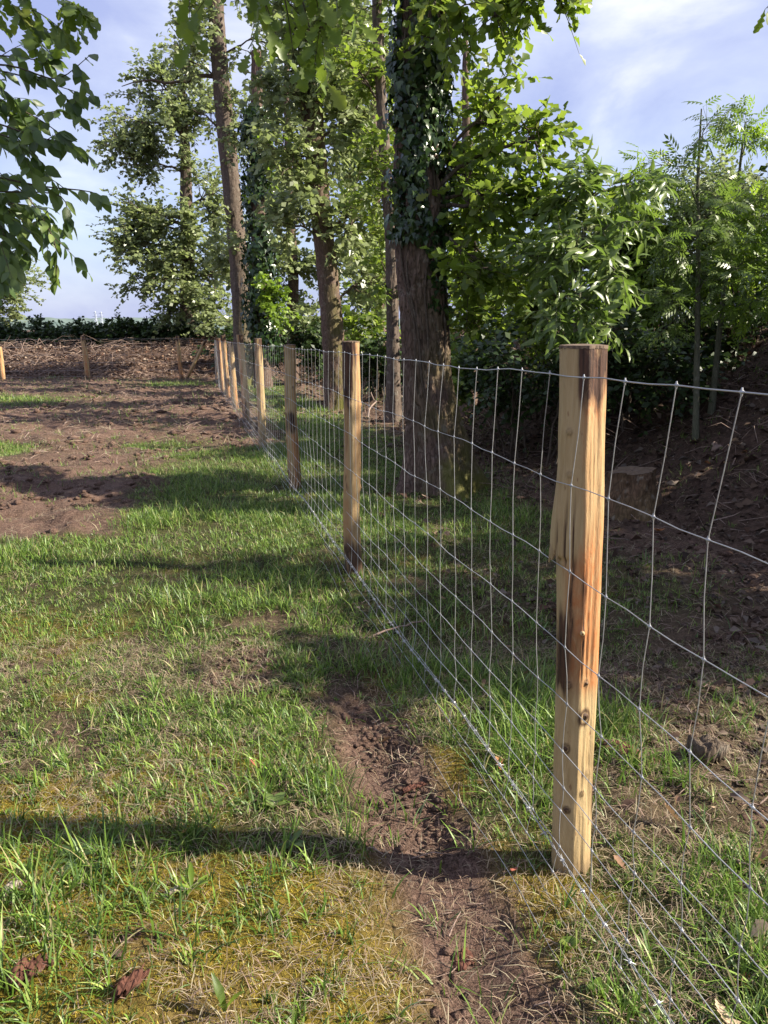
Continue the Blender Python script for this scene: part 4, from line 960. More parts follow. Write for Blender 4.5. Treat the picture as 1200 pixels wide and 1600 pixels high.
SPR = [([(-120, 110), (-20, 105), (60, 125), (140, 150)], 26, .9), ([(-120, 130), (-10, 150), (70, 190), (125, 235)], 26, .9), ([(-120, 170), (-10, 190), (60, 215), (110, 225)], 24, .9),
       ([(-120, 90), (-20, 85), (40, 90), (80, 100)], 18, .8), ([(-80, 100), (20, 100), (90, 130), (142, 85)], 20, .5),
       ([(-120, 190), (-10, 205), (40, 225), (70, 260)], 18, .3), ([(-100, 200), (-5, 205), (25, 230), (38, 255)], 14, .3),
       ([(-120, 260), (-5, 275), (60, 292), (148, 298), (160, 312)], 26, .35), ([(-120, 265), (20, 275), (60, 330), (90, 380), (88, 440)], 26, .35),
       ([(-120, 280), (-10, 300), (30, 350), (45, 410)], 28, .9), ([(-120, 300), (-20, 320), (10, 370), (15, 430)], 28, .9), ([(-120, 300), (-10, 310), (40, 320), (70, 350)], 24, .9),
       ([(-150, 340), (-40, 350), (-5, 400), (5, 450)], 22, .9), ([(-120, 290), (0, 300), (100, 300), (110, 350)], 22, .3), ([(-150, 120), (-60, 140), (0, 170), (40, 200)], 26, 1.0)]
for k, (pts, nl, sd_) in enumerate(SPR):
    spray(el, pts, yl+0.25*math.sin(k*2.4), 0.072, int(nl*0.72), 0.005, sd_*elm_thin)
    p0 = at(*pts[0][:2], yl+0.25*math.sin(k*2.4)); i = int(np.clip(np.searchsorted(el.Q[:, 2], p0[2]+0.1), 0, 59))
    el.limb(curve(el.Q[i], p0, 6, 0.05, 0.04), 0.02, 0.006, 6, False)
el.finish('elm', T_ELL, T_ELL, 300, 'elm')

# --- overhanging oak whose trunk stands behind the camera
b = np.array([-1.9, -2.6, gz(-1.9, -2.6)])
ov = Tree('oak_tree', 'overhanging dark oak twigs with lobed leaves hanging in from the top edge', 'tree', b)
ov.trunk([b+np.array([0, 0, -.1]), b+np.array([0, .02, 1.6]), b+np.array([0.1, .1, 3.2]), b+np.array([0.2, .2, 5.0])], [.2, .18, .16, .12], 28, 60, 0.012, 95, 0.08)
hub = np.array([-1.0, 0.4, 3.9]); ov.limb(curve(ov.Q[40], hub, 8, 0.05, 0.04), 0.09, 0.05, 8)
OS = [([(360, -220), (385, -120), (405, -40), (420, 35)], 2.7, 14, .6), ([(380, -220), (435, -110), (470, -10), (495, 85)], 2.9, 17, .7), ([(430, -220), (470, -100), (500, 0), (512, 50)], 2.8, 14, .6), ([(330, -180), (350, -110), (375, -50), (395, -5)], 2.8, 10, .5),
      ([(480, -220), (500, -120), (520, -40), (528, 15)], 3.0, 10, .5), ([(380, -200), (425, -90), (448, 10), (462, 110)], 3.0, 15, .4), ([(260, -180), (290, -110), (300, -50), (320, -15)], 2.9, 8, .4),
      ([(-80, -80), (-10, -40), (40, 0), (70, 45)], 3.2, 18, .8), ([(-60, -120), (40, -60), (90, -10), (115, 10)], 3.2, 16, .7), ([(-90, -20), (-20, 0), (20, 10), (40, 22)], 3.2, 12, .7), ([(1290, -60), (1250, -30), (1215, -5), (1195, 15)], 3.6, 8, .2)]
for k, (pts, y, nl, sd_) in enumerate(OS):
    spray(ov, pts, y, 0.082, int(nl*0.8), 0.006, sd_*0.6, 0.45)
    p0 = at(*pts[0], y)
    if pts[0][0] < 900: ov.limb(curve(hub, p0, 6, 0.05, 0.04), 0.02, 0.007, 6, False)
    else: ov.limb(curve(np.array([0.3, 0.0, 4.3]), p0, 8, 0.06, 0.03), 0.02, 0.007, 6, False); ov.limb(curve(hub, np.array([0.3, 0, 4.3]), 6, .03, .03), .035, .02, 6, False)
for (x, y, z, q) in ((1.0, 2.75, 3.55, .55), (1.8, 2.6, 4.1, .6), (0.5, 2.5, 3.6, .5), (1.5, 3.0, 4.4, .6)):  # unseen crown clumps added above the frame to shade the hanging twigs
    ov.limb(curve(hub, np.array([x, y, z-.3]), 8, .04, .04), .05, .02, 6)
    ov.crown(np.array([x, y, z]), (q, q*.8, q*.6), np.array([x, y, z-.3]), 9, 7, 8, .35, .10, .15, .02, False)
ov.finish('oak', T_OAK, T_OAK, 290, 'oak')

# --- far oak at the left edge, hedge on the far bank, horizon
b = at(-60, 560, 40); b[2] = gz(b[0], b[1])
t8 = Tree('oak_tree', 'distant oak crown peeping in at the left edge above the hedge', 'tree', b, TG)
t8.trunk([b, at(-58, 470, 40), at(-60, 380, 40)], [.3, .25, .15], 16, 30, .02, 3, .1)
for (px, py, rx, ry, ns) in ((-5, 490, 45, 22, 10), (30, 432, 40, 18, 9), (-30, 440, 50, 40, 10), (10, 455, 40, 20, 8)):
    c, Rv = blob(px, py, 39, rx, ry, 1.5); t8.crown(c, Rv, at(-58, 470, 40), ns, 9, 10, 0.8, 0.22, .12, .05)
t8.finish('greyoak', T_DIA, T_DIA, 0)
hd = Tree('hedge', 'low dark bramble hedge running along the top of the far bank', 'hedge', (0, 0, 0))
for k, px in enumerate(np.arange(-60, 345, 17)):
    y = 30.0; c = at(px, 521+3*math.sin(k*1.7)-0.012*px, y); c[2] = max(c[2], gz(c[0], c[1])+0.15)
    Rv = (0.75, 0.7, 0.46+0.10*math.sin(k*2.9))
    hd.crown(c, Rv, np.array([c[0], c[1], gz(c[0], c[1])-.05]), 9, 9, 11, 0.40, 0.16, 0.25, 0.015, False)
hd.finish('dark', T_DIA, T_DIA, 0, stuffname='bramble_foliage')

# ------------------------------------------------------------------ far horizon
def ridge(name, y, x0, x1, h, seed, mat, n=400):
    x = np.linspace(x0, x1, n); top = h*(0.45+0.35*fbm(np.stack([x*0.004, x*0, x*0], -1), 3, seed)+0.45*fbm(np.stack([x*0.03, x*0, x*0], -1), 3, seed+3))
    rows = [(-90, 0.0), (-60, .55), (-25, .93), (0, 1.0), (40, .8), (120, 0.0)]
    V = np.concatenate([np.stack([x, y+dy+20*np.sin(x*0.01), top*f-3.0], -1) for dy, f in rows]); j = np.arange(n-1)
    F = np.concatenate([np.stack([j+r*n, j+1+r*n, j+1+(r+1)*n, j+(r+1)*n], -1) for r in range(len(rows)-1)])
    o = obj(name, mesh_from(name, V, F.reshape(-1), np.full(len(F), 4)), mat); tag(o, kind='structure')
m, nt = newmat('hazed_far_woods')
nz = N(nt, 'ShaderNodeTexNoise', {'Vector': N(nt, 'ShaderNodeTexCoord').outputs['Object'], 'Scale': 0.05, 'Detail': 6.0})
finish(nt, prin(nt, Base_Color=ramp(nt, nz.outputs[0], [(0.35, (0.07, 0.105, 0.09)), (0.65, (0.13, 0.17, 0.15))]), Roughness=1.0).outputs[0])  # pale grey-green, with distance haze painted into the woods' colour
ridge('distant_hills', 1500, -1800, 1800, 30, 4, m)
m2_, nt = newmat('pylon_steel'); finish(nt, prin(nt, Base_Color=(0.42, 0.45, 0.50, 1), Metallic=0.2, Roughness=0.6).outputs[0])
for k, px in enumerate((151, 160)):
    c = at(px, 512, 1350+40*k); pr = thing('electricity_pylon', ['distant lattice electricity pylon, left of the two on the horizon', 'distant lattice electricity pylon, right of the two on the horizon'][k], 'pylon', (c[0], c[1], -8), 'pylons on the horizon')
    Hh = 39
    mb = MB()
    for sx in (-1, 1):
        for sy in (-1, 1):
            tv, tf_ = tube([(sx*4, sy*4, 0), (sx*1.4, sy*1.4, 22), (sx*.5, sy*.5, Hh)], 0.32, 4); mb.add(tv, tf_)
    for q in range(8):
        z0, z1 = q*Hh/8.5, (q+1)*Hh/8.5; w0, w1 = 4-3.5*z0/Hh, 4-3.5*z1/Hh
        for sy in (-1, 1):
            for (a_, b_) in (((-w0, sy*w0, z0), (w1, sy*w1, z1)), ((w0, sy*w0, z0), (-w1, sy*w1, z1))):
                tv, tf_ = tube([a_, b_], 0.2, 3); mb.add(tv, tf_)
    obj('lattice_tower', mb.mesh('lattice_tower', False), m2_, pr)
    for z, w in ((24, 7), (30, 6), (36, 4.5)):
        mb = MB(); tv, tf_ = tube([(-w, 0, z), (0, 0, z+1.0), (w, 0, z)], 0.3, 4); mb.add(tv, tf_); tv, tf_ = tube([(-w, 0, z), (w, 0, z)], 0.25, 4); mb.add(tv, tf_)
        obj('cross_arm', mb.mesh('cross_arm', False), m2_, pr)

# ------------------------------------------------------------------ grass
def blades(name, X, Y, H, W, rows, col, lean, matl, az=None, lift=0.0, label=None, droop=0.5, parent=None):
    n = len(X); Z = ground_h(X, Y)+lift
    az = rng.random(n)*2*math.pi if az is None else az
    dx, dy = np.cos(az), np.sin(az)
    fa = az+math.pi/2+rng.normal(0, .5, n); wx, wy = np.cos(fa), np.sin(fa)
    t = np.linspace(0, 1, rows)
    ln = lean
    V = np.zeros((n, rows, 2, 3))
    for i, q in enumerate(t):
        hor = H*ln*(0.35*q+0.65*q*q); up_ = H*(q*np.sqrt(np.maximum(0.05, 1-np.minimum(ln, .98)**2)))-H*droop*ln*q**3*0.45
        w = W*(1-q**1.6*0.96)*(0.75 if i == 0 else 1)
        cx, cy, cz = X+dx*hor, Y+dy*hor, Z+np.maximum(up_, 0.001*q)
        V[:, i, 0] = np.stack([cx-wx*w, cy-wy*w, cz], -1); V[:, i, 1] = np.stack([cx+wx*w, cy+wy*w, cz], -1)
    k = rows*2
    f = np.array([(2*i, 2*i+1, 2*i+3, 2*i+2) for i in range(rows-1)])
    F = (f[None]+np.arange(n)[:, None, None]*k).reshape(-1)
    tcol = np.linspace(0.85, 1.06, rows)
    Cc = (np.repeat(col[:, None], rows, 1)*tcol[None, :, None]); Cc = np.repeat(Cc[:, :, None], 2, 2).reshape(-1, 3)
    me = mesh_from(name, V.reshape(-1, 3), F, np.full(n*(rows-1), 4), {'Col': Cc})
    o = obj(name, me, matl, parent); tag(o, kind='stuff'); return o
def tufts(n_t, ymin, ymax, k, spread, dens, xpad=0.6):
    out = []; tot = 0
    X = []; Y = []; Q = []
    while tot < n_t:
        m_ = 60000
        u = rng.random(m_); y = np.sqrt(ymin**2+(ymax**2-ymin**2)*u)
        x = (2*rng.random(m_)-1)*(0.60*y+xpad)
        d = dens(x, y); ok = rng.random(m_) < d
        X.append(x[ok]); Y.append(y[ok]); Q.append(d[ok]); tot += ok.sum()
    X = np.concatenate(X)[:n_t]; Y = np.concatenate(Y)[:n_t]; Q = np.concatenate(Q)[:n_t]
    sz = 0.30+1.25*rng.random(n_t)**1.8
    vig = n2(X, Y, 1.3, 3, 91)
    sz = sz*(0.55+0.85*sst(0.35, 0.7, vig))
    kk = k; r = spread*np.abs(rng.normal(0, 1, (n_t, kk)))*sz[:, None]; a = rng.random((n_t, kk))*2*math.pi
    return (X[:, None]+r*np.cos(a)).ravel(), (Y[:, None]+r*np.sin(a)).ravel(), np.repeat(sz, kk), a.ravel()
def gdens(x, y):
    d = dirt_mask(x, y)
    p = n2(x, y, 1.7, 4, 13); q = n2(x, y, 6.0, 2, 19)
    ms = moss_mask(x, y)
    base = 0.16+0.84*sst(0.36, 0.62, p+0.5*(q-0.5))
    s = fence_s(x, y)
    return np.clip(base*(1-0.93*sst(0.15, 0.6, d))*(1-0.45*ms)*(1-0.35*sst(0.2, 0.8, s)*sst(6, 3, y)), 0, 1)
GP = np.array([(0.100, 0.180, 0.024), (0.145, 0.240, 0.034), (0.190, 0.285, 0.050), (0.260, 0.320, 0.085), (0.060, 0.120, 0.025), (0.165, 0.245, 0.095), (0.36, 0.31, 0.15)])
def gcol(n, p=(0.22, 0.24, 0.17, 0.10, 0.13, 0.08, 0.06)):
    c = GP[rng.choice(len(GP), n, p=p)]; return c*(0.75+0.5*rng.random((n, 1)))
for (ymin, ymax, nt_, k, sp, rows, h0, w0, nm) in ((0.9, 3.0, 2700, 13, 0.034, 4, 0.086, 0.0026, 'grass'), (3.0, 6.5, 5900, 10, 0.055, 3, 0.072, 0.0028, 'grass'), (6.5, 12.0, 5600, 11, 0.09, 2, 0.075, 0.0045, 'grass'), (12.0, 26.0, 3800, 10, 0.14, 2, 0.10, 0.009, 'grass')):
    x, y, sz, a = tufts(nt_, ymin, ymax, k, sp, gdens)
    n = len(x); L = h0*sz*(0.45+0.9*rng.random(n)); le = np.clip(0.25+0.7*rng.random(n), 0, .96)
    az = np.where(rng.random(n) < 0.65, a+rng.normal(0, .6, n), rng.random(n)*6.28)
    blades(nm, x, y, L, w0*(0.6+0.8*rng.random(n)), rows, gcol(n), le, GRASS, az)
# short turf and moss between the tufts
def sdens(x, y): return np.clip((1-sst(0.25, 0.7, dirt_mask(x, y)))*(0.18+0.45*sst(0.4, 0.6, n2(x, y, 9.0, 3, 23))+0.8*moss_mask(x, y)), 0, 1)
for (ymin, ymax, n_, h0, w0) in ((0.9, 3.2, 105000, 0.026, 0.0017), (3.2, 8.5, 45000, 0.038, 0.0024), (8.5, 14, 16000, 0.05, 0.005)):
    x, y, sz, a = tufts(n_//6, ymin, ymax, 6, 0.04, sdens); n = len(x)
    ms = moss_mask(x, y); c = gcol(n, (0.14, 0.16, 0.16, 0.16, 0.10, 0.12, 0.16)); mc = np.array([(0.33, 0.27, 0.028), (0.23, 0.20, 0.025), (0.38, 0.28, 0.04)])[rng.integers(0, 3, n)]
    pick = (rng.random(n) < ms*0.9)[:, None]; c = np.where(pick, mc*(0.55+0.8*rng.random((n, 1))), c)
    blades('turf', x, y, h0*(0.4+0.9*rng.random(n))*np.where(pick[:, 0], 0.45, 1), w0*(0.7+0.6*rng.random(n)), 2, c, np.clip(0.2+.7*rng.random(n), 0, .95), GRASS)
# straw and dead grass lying about
STR = np.array([(0.36, 0.28, 0.17), (0.27, 0.20, 0.13), (0.42, 0.36, 0.24), (0.20, 0.135, 0.09), (0.30, 0.20, 0.15)])
def strd(x, y):
    d = dirt_mask(x, y); return np.clip((0.35+0.15*d*sst(4, 6, y))*sst(0.35, 0.6, n2(x, y, 2.2, 3, 55))*(1-0.6*sst(.4, .9, d)*sst(4, 3, y))+0.08, 0, 1)
for (ymin, ymax, n_, h0, w0) in ((0.9, 3.2, 34000, 0.055, 0.0011), (3.2, 9, 26000, 0.09, 0.0018), (9, 26, 26000, 0.22, 0.0055)):
    x, y, sz, a = tufts(n_//5, ymin, ymax, 5, 0.07, strd); n = len(x)
    blades('dead_grass', x, y, h0*(0.4+1.0*rng.random(n)), w0*(0.6+0.8*rng.random(n)), 3 if ymax < 4 else 2, STR[rng.integers(0, 5, n)]*(0.7+0.5*rng.random((n, 1))), np.clip(0.85+.13*rng.random(n), 0, .985), LITTER, None, 0.006)

# ------------------------------------------------------------------ leaf litter, twigs, clods
def litd(x, y):
    s = fence_s(x, y); return np.clip(0.95*bank(x, y)*sst(0.2, 0.5, s)+0.30*sst(0.2, 1.0, s)*sst(0.38, 0.6, n2(x, y, 2.0, 3, 66)), 0, 1)
LC = np.array([(0.105, 0.058, 0.036), (0.15, 0.092, 0.058), (0.20, 0.135, 0.095), (0.065, 0.038, 0.026), (0.235, 0.18, 0.14), (0.12, 0.06, 0.036)])
def litter(name, n, ymin, ymax, dens, size, br=0.62):
    X = []; Y = []; t = 0
    while t < n:
        y = np.sqrt(ymin**2+(ymax**2-ymin**2)*rng.random(40000)); x = (2*rng.random(40000)-1)*(0.6*y+1); ok = rng.random(40000) < dens(x, y); X.append(x[ok]); Y.append(y[ok]); t += ok.sum()
    X = np.concatenate(X)[:n]; Y = np.concatenate(Y)[:n]
    P = np.stack([X, Y, ground_h(X, Y)+0.006+0.012*rng.random(n)], -1)
    D = rng.normal(0, 1, (n, 3)); D[:, 2] *= 0.35; Nn = np.array([0, 0, 1.0])+rng.normal(0, .55, (n, 3))
    tpl = leaf_tpl([(0, .08), (.5, .30), (1, .05)], 0.55, 0.5) if ymax < 5 else (np.array([(0, 0, 0), (.32, .5, .16), (0, 1, -.15), (-.32, .5, .16)], float), np.array([(0, 1, 2, 3)]))
    c = br*LC[rng.integers(0, len(LC), n)]*(0.6+0.7*rng.random((n, 1)))
    o = obj(name, leaf_mesh(name, tpl, P, orient(D, Nn), size*(0.4+0.9*rng.random(n)), rng.random(n), c), LITTER); tag(o, kind='stuff')
litter('leaf_litter', 3500, 0.9, 4.5, litd, 0.045)
litter('leaf_litter', 13000, 4.5, 13, litd, 0.075)
litter('leaf_litter', 7000, 13, 26, litd, 0.12, 0.9)
def farbank(x, y): return ((y > 25.4) & (y < 30.5) & (fence_s(x, y) < 6))*1.0
litter('leaf_litter', 14000, 25.2, 30.8, farbank, 0.13, 1.3)  # higher br paints the far bank's sunlight into its litter colour
def twigs(name, n, ymin, ymax, dens, L, r, mat, lift=0.02, up=0.25):
    X = []; Y = []; t = 0
    while t < n:
        y = np.sqrt(ymin**2+(ymax**2-ymin**2)*rng.random(40000)); x = (2*rng.random(40000)-1)*(0.6*y+1); ok = rng.random(40000) < dens(x, y); X.append(x[ok]); Y.append(y[ok]); t += ok.sum()
    X = np.concatenate(X)[:n]; Y = np.concatenate(Y)[:n]; Z = ground_h(X, Y)+lift*rng.random(n)
    az = rng.random(n)*6.283; el_ = np.abs(rng.normal(0, up, n)); l = L*(0.3+rng.random(n)); rad = r*(0.5+rng.random(n))
    D = np.stack([np.cos(az)*np.cos(el_), np.sin(az)*np.cos(el_), np.sin(el_)], -1)
    P0 = np.stack([X, Y, Z], -1); bendv = rng.normal(0, .12, (n, 3)); bendv[:, 2] = np.abs(bendv[:, 2])
    rows = [P0, P0+D*l[:, None]*.5+bendv*l[:, None], P0+D*l[:, None]]
    # keep the far end off the ground
    rows[2][:, 2] = np.maximum(rows[2][:, 2], ground_h(rows[2][:, 0], rows[2][:, 1])+0.005); rows[1][:, 2] = np.maximum(rows[1][:, 2], ground_h(rows[1][:, 0], rows[1][:, 1])+0.008)
    A = np.cross(D, [0, 0, 1.0]); A /= np.linalg.norm(A, axis=1)[:, None]; B = np.cross(A, D)
    V = np.zeros((n, 3, 3, 3))
    for i, (p, f) in enumerate(zip(rows, (1, .8, .35))):
        for j in range(3):
            th = j*2.094; V[:, i, j] = p+(A*math.cos(th)+B*math.sin(th))*(rad*f)[:, None]
    f = np.array([(3*i+j, 3*i+(j+1) % 3, 3*i+3+(j+1) % 3, 3*i+3+j) for i in range(2) for j in range(3)])
    F = (f[None]+np.arange(n)[:, None, None]*9).reshape(-1)
    o = obj(name, mesh_from(name, V.reshape(-1, 3), F, np.full(n*6, 4)), mat); tag(o, kind='stuff')
twigs('fallen_twigs', 700, 1.0, 5, lambda x, y: np.clip(dirt_mask(x, y), 0, 1)*0.5, 0.09, 0.0022, BRUSHM)
twigs('fallen_twigs', 1500, 5, 14, lambda x, y: litd(x, y), 0.30, 0.004, BRUSHM, .05)
twigs('brushwood', 1500, 25.3, 30.2, farbank, 0.6, 0.008, BRUSHM, 0.05, 0.2)
twigs('brushwood', 420, 25.6, 29.0, lambda x, y: ((x < -9.5) & (y > 25.6))*1.0, 1.1, 0.012, BRUSHM, 0.2, 0.28)
twigs('root_debris', 2200, 8, 25, lambda x, y: np.clip(dirt_mask(x, y)*sst(0.3, -.3, fence_s(x, y)), 0, 1), 0.22, 0.006, BRUSHM, .03, .15)
def clods(n, ymin, ymax, size, seed):
    bv = np.array([(0, 0, 1), (.9, 0, .3), (.28, .85, .3), (-.72, .53, .3), (-.72, -.53, .3), (.28, -.85, .3), (.5, .4, -.5), (-.5, .5, -.5), (0, -.7, -.5)], float)
    bf = np.array([(0, 1, 2), (0, 2, 3), (0, 3, 4), (0, 4, 5), (0, 5, 1), (1, 6, 2), (2, 7, 3), (3, 7, 4), (4, 8, 5), (5, 8, 1), (1, 8, 6), (2, 6, 7), (4, 7, 8)])
    X = []; Y = []; t = 0
    while t < n:
        y = np.sqrt(ymin**2+(ymax**2-ymin**2)*rng.random(40000)); x = (2*rng.random(40000)-1)*(0.6*y+.6); ok = rng.random(40000) < sst(0.35, 0.8, dirt_mask(x, y))*(1-bank(x, y))*sst(0.4, 0.65, n2(x, y, 3.0, 3, 77)); X.append(x[ok]); Y.append(y[ok]); t += ok.sum()
    X = np.concatenate(X)[:n]; Y = np.concatenate(Y)[:n]; s_ = size*(0.25+rng.random(n)**3*1.6)
    P = np.stack([X, Y, ground_h(X, Y)], -1)
    V = (bv[None]*(0.6+0.7*rng.random((n, 9, 1)))*np.array([1.2, 1, .6]))*s_[:, None, None]; a = rng.random(n)*6.28
    Vx = V[..., 0]*np.cos(a)[:, None]-V[..., 1]*np.sin(a)[:, None]; Vy = V[..., 0]*np.sin(a)[:, None]+V[..., 1]*np.cos(a)[:, None]
    V = np.stack([Vx, Vy, V[..., 2]], -1)+P[:, None]
    F = (bf[None]+np.arange(n)[:, None, None]*9).reshape(-1)
    one = np.ones(n*9)
    o = obj('soil_clods', mesh_from('soil_clods', V.reshape(-1, 3), F, np.full(n*13, 3), {'dirt': one, 'moss': 0*one, 'bank': 0*one}), GROUND); tag(o, kind='stuff')
clods(3600, 0.9, 3.3, 0.011, 1); clods(1800, 4.5, 10, 0.03, 2); clods(1500, 10, 25, 0.06, 3)

# ------------------------------------------------------------------ stump, wood pieces, fallen leaves, weeds
def gpt(px, py):
    """point of the ground seen at picture point (px,py)"""
    lo, hi_ = 0.5, 60.0
    for y in np.arange(0.9, 40, 0.02):
        p = at(px, py, y)
        if p[2] <= base_h(p[0], p[1])+0.0: break
    p[2] = gz(p[0], p[1]); return p
sp_ = gpt(985, 800); st = thing('tree_stump', 'old grey tree stump sawn off low at the foot of the dark bank', 'stump', sp_)
Ps = [np.array([0, 0, -0.08]), np.array([0, 0, .10]), np.array([0, 0, .22]), np.array([0, 0, .33])]
me, Q, rr = trunk_mesh(Ps, [.20, .155, .14, .14], 60, 50, 0.04, 12, 0.12, 5, (0.2, -1, .5))
for v in me.vertices:
    if v.co.z > .2: v.co.z += (v.co.z-.2)/.16*(0.10*v.co.x+0.004*math.sin(v.co.x*40)+0.004*math.sin(v.co.y*55))
obj('stump_body', me, bark_mat('stump_wood', (0.045, 0.028, 0.018), (0.19, 0.115, 0.068), 0.2), st)
vv = np.array([v.co[:] for v in me.vertices])[-60:]; c = vv.mean(0); mb = MB()
rim = np.concatenate([vv+[0, 0, .002], c+(vv-c)*.5+[0, 0, .012], [c+[0, 0, .004]]]); j = np.arange(60); kx = (j+1) % 60
mb.add(rim, np.stack([j, kx, kx+60, j+60], -1)); mb.F.append(np.stack([j+60, kx+60, np.full(60, 120)], -1).ravel()); mb.S.append(np.full(60, 3))
obj('cut_top', mb.mesh('cut_top', False), ENDG, st)

def slab(name, label, cat, p, size, rz, tilt, mat, seed, group=None, jg=1.0):
    L, W, Tt = size; n, m_ = 18, 8
    u, v = np.meshgrid(np.linspace(-.5, .5, n), np.linspace(-.5, .5, m_), indexing='ij')
    e = fbm(np.stack([u*7, v*3, u*0+seed], -1), 3, seed)-0.5; wj = 1+0.5*(fbm(np.stack([u*5, u*0, u*0+seed], -1), 2, seed+4)-0.5)
    jag = jg*(fbm(np.stack([u*16, v*6, u*0+seed], -1), 3, seed+8)-0.5)
    top = np.stack([u*L+e*.10*L+jag*.22*L*np.abs(u)*2, v*W*wj+0.15*W*np.sin(u*3+seed)+jag*.5*W*np.abs(v), Tt*(0.3+1.4*e+1.6*jag)+0.008*np.cos(u*4)], -1).reshape(-1, 3); bot = top*np.array([.97, .93, 1])-np.array([0, 0, Tt])
    idx = np.arange(n*m_).reshape(n, m_); q = np.stack([idx[:-1, :-1], idx[1:, :-1], idx[1:, 1:], idx[:-1, 1:]], -1).reshape(-1, 4)
    bd = np.concatenate([idx[:, 0], idx[-1, 1:], idx[::-1, -1][1:], idx[0, ::-1][1:-1]]); b2 = np.roll(bd, -1)
    mb = MB(); mb.add(np.concatenate([top, bot]), np.concatenate([q, q[:, ::-1]+n*m_, np.stack([bd, bd+n*m_, b2+n*m_, b2], -1)]), moss=np.zeros(2*n*m_))
    o = obj(name, mb.mesh(name), mat, None, p+np.array([0, 0, Tt*.6])); o.rotation_euler = (tilt, tilt*.5, rz); tag(o, label, cat, group); return o
REDB = bark_mat('reddish_bark', (0.035, 0.014, 0.010), (0.15, 0.065, 0.045), 0, 1.5)
CHIP = bark_mat('pale_wood_chip', (0.24, 0.19, 0.15), (0.50, 0.42, 0.35), 0, 1.5)
slab('bark_slab', 'reddish brown slab of bark lying right of the nearest post', 'bark', gpt(978, 1188), (.22, .06, .02), -0.55, 0.1, REDB, 3, None, 0.5)
slab('wood_block', 'short dark block of wood lying in the litter at the right edge', 'wood', gpt(1100, 1190), (.11, .08, .06), 0.2, 0.1, TWIG, 5, None, 0.25)
slab('bark_strip', 'thin reddish strip of bark on the bare rut near a moss tuft', 'bark', gpt(652, 1217), (.10, .018, .008), 0.35, 0.1, REDB, 7)
slab('bark_piece', 'flaky red brown bark piece in the bottom left corner', 'bark', gpt(52, 1535), (.085, .035, .026), 1.1, 0.35, REDB, 9)
slab('bark_piece', 'rotten brown bark piece standing in grass at the bottom, right of the red one', 'bark', gpt(205, 1555), (.075, .026, .028), 1.0, 0.45, REDB, 11)
slab('wood_chip', 'whitish wood chip at the left edge above the red bark piece', 'wood', gpt(22, 1398), (.042, .02, .008), 0.5, 0.3, CHIP, 13)
slab('wood_chip', 'pale wood chip lying in the middle of the mossy foreground', 'wood', gpt(278, 1400), (.06, .016, .008), 0.6, 0.2, CHIP, 15)
slab('wood_chip', 'pale chunk of wood on the dark bank above the stump', 'wood', gpt(1125, 705), (.15, .07, .04), 0.4, 0.3, BRUSHM, 17)
slab('wood_chip', 'greyish bark plate lying in the muddy rut', 'wood', gpt(725, 1475), (.06, .04, .01), 0.5, 0.15, REDB, 19)
def stick(label, a, b, r, n=9):
    a = gpt(*a); b = gpt(*b); a[2] += r+.01; b[2] += r+.015; P = curve(a, b, n, 0.02, 0.03)-a
    mb = MB(); tv, tf_ = tube(P, np.linspace(r, r*.5, n), 6); mb.add(tv, tf_, moss=np.zeros(len(tv))); o = obj('stick', mb.mesh('stick'), BRUSHM, None, a); tag(o, label, 'stick')
stick('straight pale stick lying in the grass under the netting', (582, 1000), (665, 978), .006)
stick('pale stick propped on the bank left of the ivy-clad oak', (575, 655), (590, 610), .018)
stick('grey twig lying right of the nearest post in the litter', (1140, 1352), (1170, 1368), .005)
stick('thin twig stuck in the mud beside the rut', (702, 1440), (720, 1415), .0025)

FL = [leaf_mat('fallen_leaf_rust', [(0, (0.42, 0.16, 0.05)), (1, (0.50, 0.22, 0.08))], (0.5, 0.2, 0.05), .2, .6, 'obj'), leaf_mat('fallen_leaf_red', [(0, (0.40, 0.12, 0.08)), (1, (0.46, 0.17, 0.10))], (0.5, 0.15, 0.08), .2, .6, 'obj'),
      leaf_mat('fallen_leaf_tan', [(0, (0.42, 0.30, 0.19)), (1, (0.55, 0.40, 0.27))], (0.5, 0.35, 0.2), .2, .6, 'obj'), leaf_mat('fallen_leaf_brown', [(0, (0.22, 0.12, 0.07)), (1, (0.30, 0.18, 0.10))], (0.3, 0.2, 0.1), .2, .6, 'obj')]
T_DEAD = leaf_tpl([(0, .02), (.14, .06), (.24, .17), (.33, .09), (.46, .26), (.55, .15), (.70, .32), (.80, .20), (.91, .20), (1, .05)], 0.55, -0.35)
fme = []
for mt in FL:
    me = mesh_from('fallen_leaf', T_DEAD[0], T_DEAD[1].reshape(-1), np.full(len(T_DEAD[1]), 4)); me.materials.append(mt); fme.append(me)
def fallen(px, py, size, k, label, group=None, rz=None):
    p = gpt(px, py); o = obj('fallen_leaf', fme[k], None, None, p+np.array([0, 0, .02])); o.scale = (size,)*3
    o.rotation_euler = (random.uniform(-.5, .5), random.uniform(-.5, .5), random.uniform(0, 6.28) if rz is None else rz); tag(o, label, 'leaf', group)
fallen(1020, 832, .13, 0, 'rust orange fallen leaf on the shaded grass right of the nearest post')
fallen(783, 1212, .055, 0, 'orange fallen leaf in the grass left of the foot of the nearest post')
fallen(403, 1210, .035, 1, 'small reddish fallen leaf in the middle of the sunny grass')
fallen(808, 1365, .032, 1, 'small pinkish red fallen leaf at the muddy rut left of the nearest post')
fallen(1115, 1575, .075, 2, 'large pale tan fallen leaf at the bottom right corner')
fallen(1140, 1560, .06, 0, 'orange brown curled leaf beside the pale one in the bottom right corner')
fallen(285, 1308, .035, 0, 'small orange brown leaf in the moss, lower left')
fallen(192, 1032, .04, 2, 'tiny pale fallen leaf in the shaded grass at left')
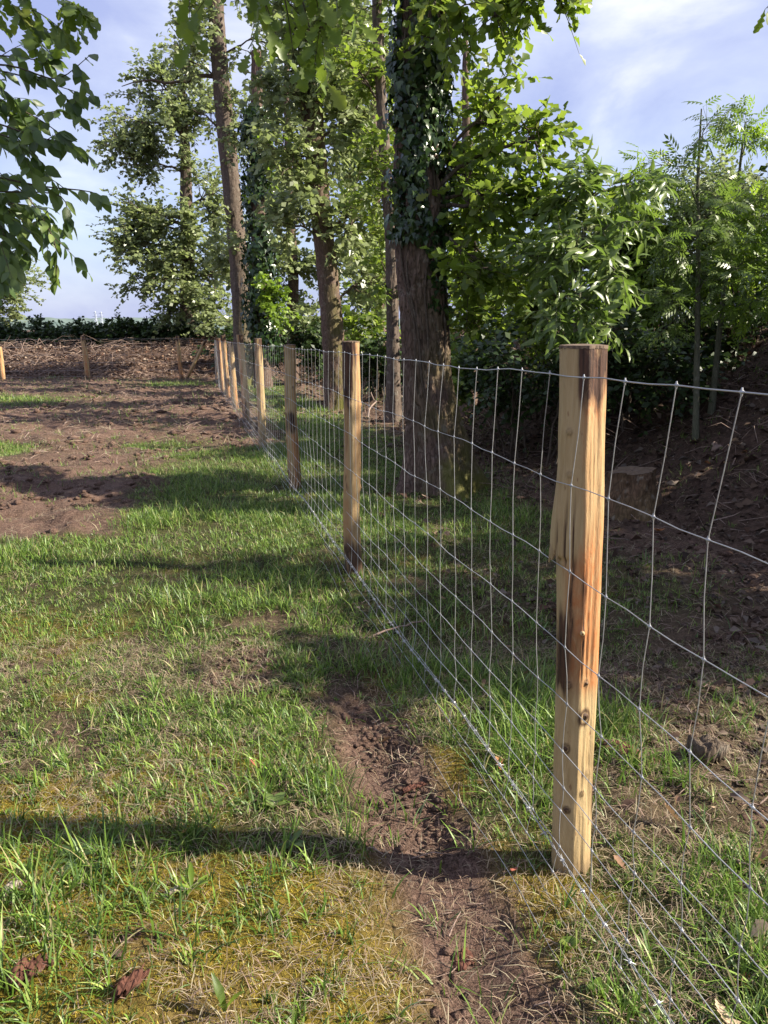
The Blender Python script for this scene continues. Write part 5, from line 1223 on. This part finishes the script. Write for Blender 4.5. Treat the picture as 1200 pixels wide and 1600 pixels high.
fallen(1065, 1300, .07, 3, 'brown fallen leaf lying right of the nearest post foot')
fallen(1160, 1490, .06, 2, 'tan fallen leaf among grass at the right edge below the wires')
for k in range(22):
    px, py = random.uniform(960, 1195), random.uniform(860, 1420)
    if k > 13: px, py = random.uniform(560, 860), random.uniform(880, 1180)
    fallen(px, py, random.uniform(.035, .07), random.choice((2, 3, 3)), 'dry brown fallen leaf behind the netting, '+('left' if k > 13 else 'right')+' of the nearest post', 'brown leaves behind the netting '+('left' if k > 13 else 'right')+' of the nearest post')

def rosette(label, px, py, n, L, w, key, tilt, tpl=None, name='weed_plant'):
    p = gpt(px, py); root = thing(name, label, 'weed', p)
    me = tpl_mesh('weed%d' % px, tpl or leaf_tpl([(0, .03), (.25, w*.6), (.6, w), (.85, w*.6), (1, .01)], 0.35, 0.35), LM[key+'_o'])
    for i in range(n):
        a = i*2.399; o = bpy.data.objects.new('leaf', me); C.objects.link(o); o.parent = root
        t = tilt*(0.6+0.8*random.random()); d = np.array([[math.cos(a)*math.cos(t), math.sin(a)*math.cos(t), math.sin(t)]]); M = orient(d, np.array([[0, 0, 1.0]]))[0]
        o.matrix_basis = Matrix.Translation((0, 0, .008)) @ Matrix(M.tolist()).to_4x4() @ Matrix.Scale(L*random.uniform(.7, 1.15), 4)
rosette('narrow-leaved green rosette weed in the moss at lower left', 115, 1345, 11, .065, .13, 'elm', .5)
rosette('broad pale green dock leaves in the sunny grass', 428, 1268, 5, .045, .34, 'chestnut', .7)
rosette('small round-leaved weed beside the muddy rut, bottom right', 888, 1485, 9, .026, .40, 'oak', .6)
rosette('leafy weed at the right bottom below the nearest post', 930, 1560, 8, .032, .34, 'oak', .7)
rosette('upright dark green leaf blade at the bottom edge', 352, 1590, 3, .09, .13, 'oak', 1.1)
rosette('pointed weed rosette in the grass beside the shadow of the nearest post', 300, 1395, 9, .06, .12, 'lime', .7)
rosette('small weed rosette at the moss edge left of the rut', 455, 1330, 8, .045, .2, 'elm', .6)
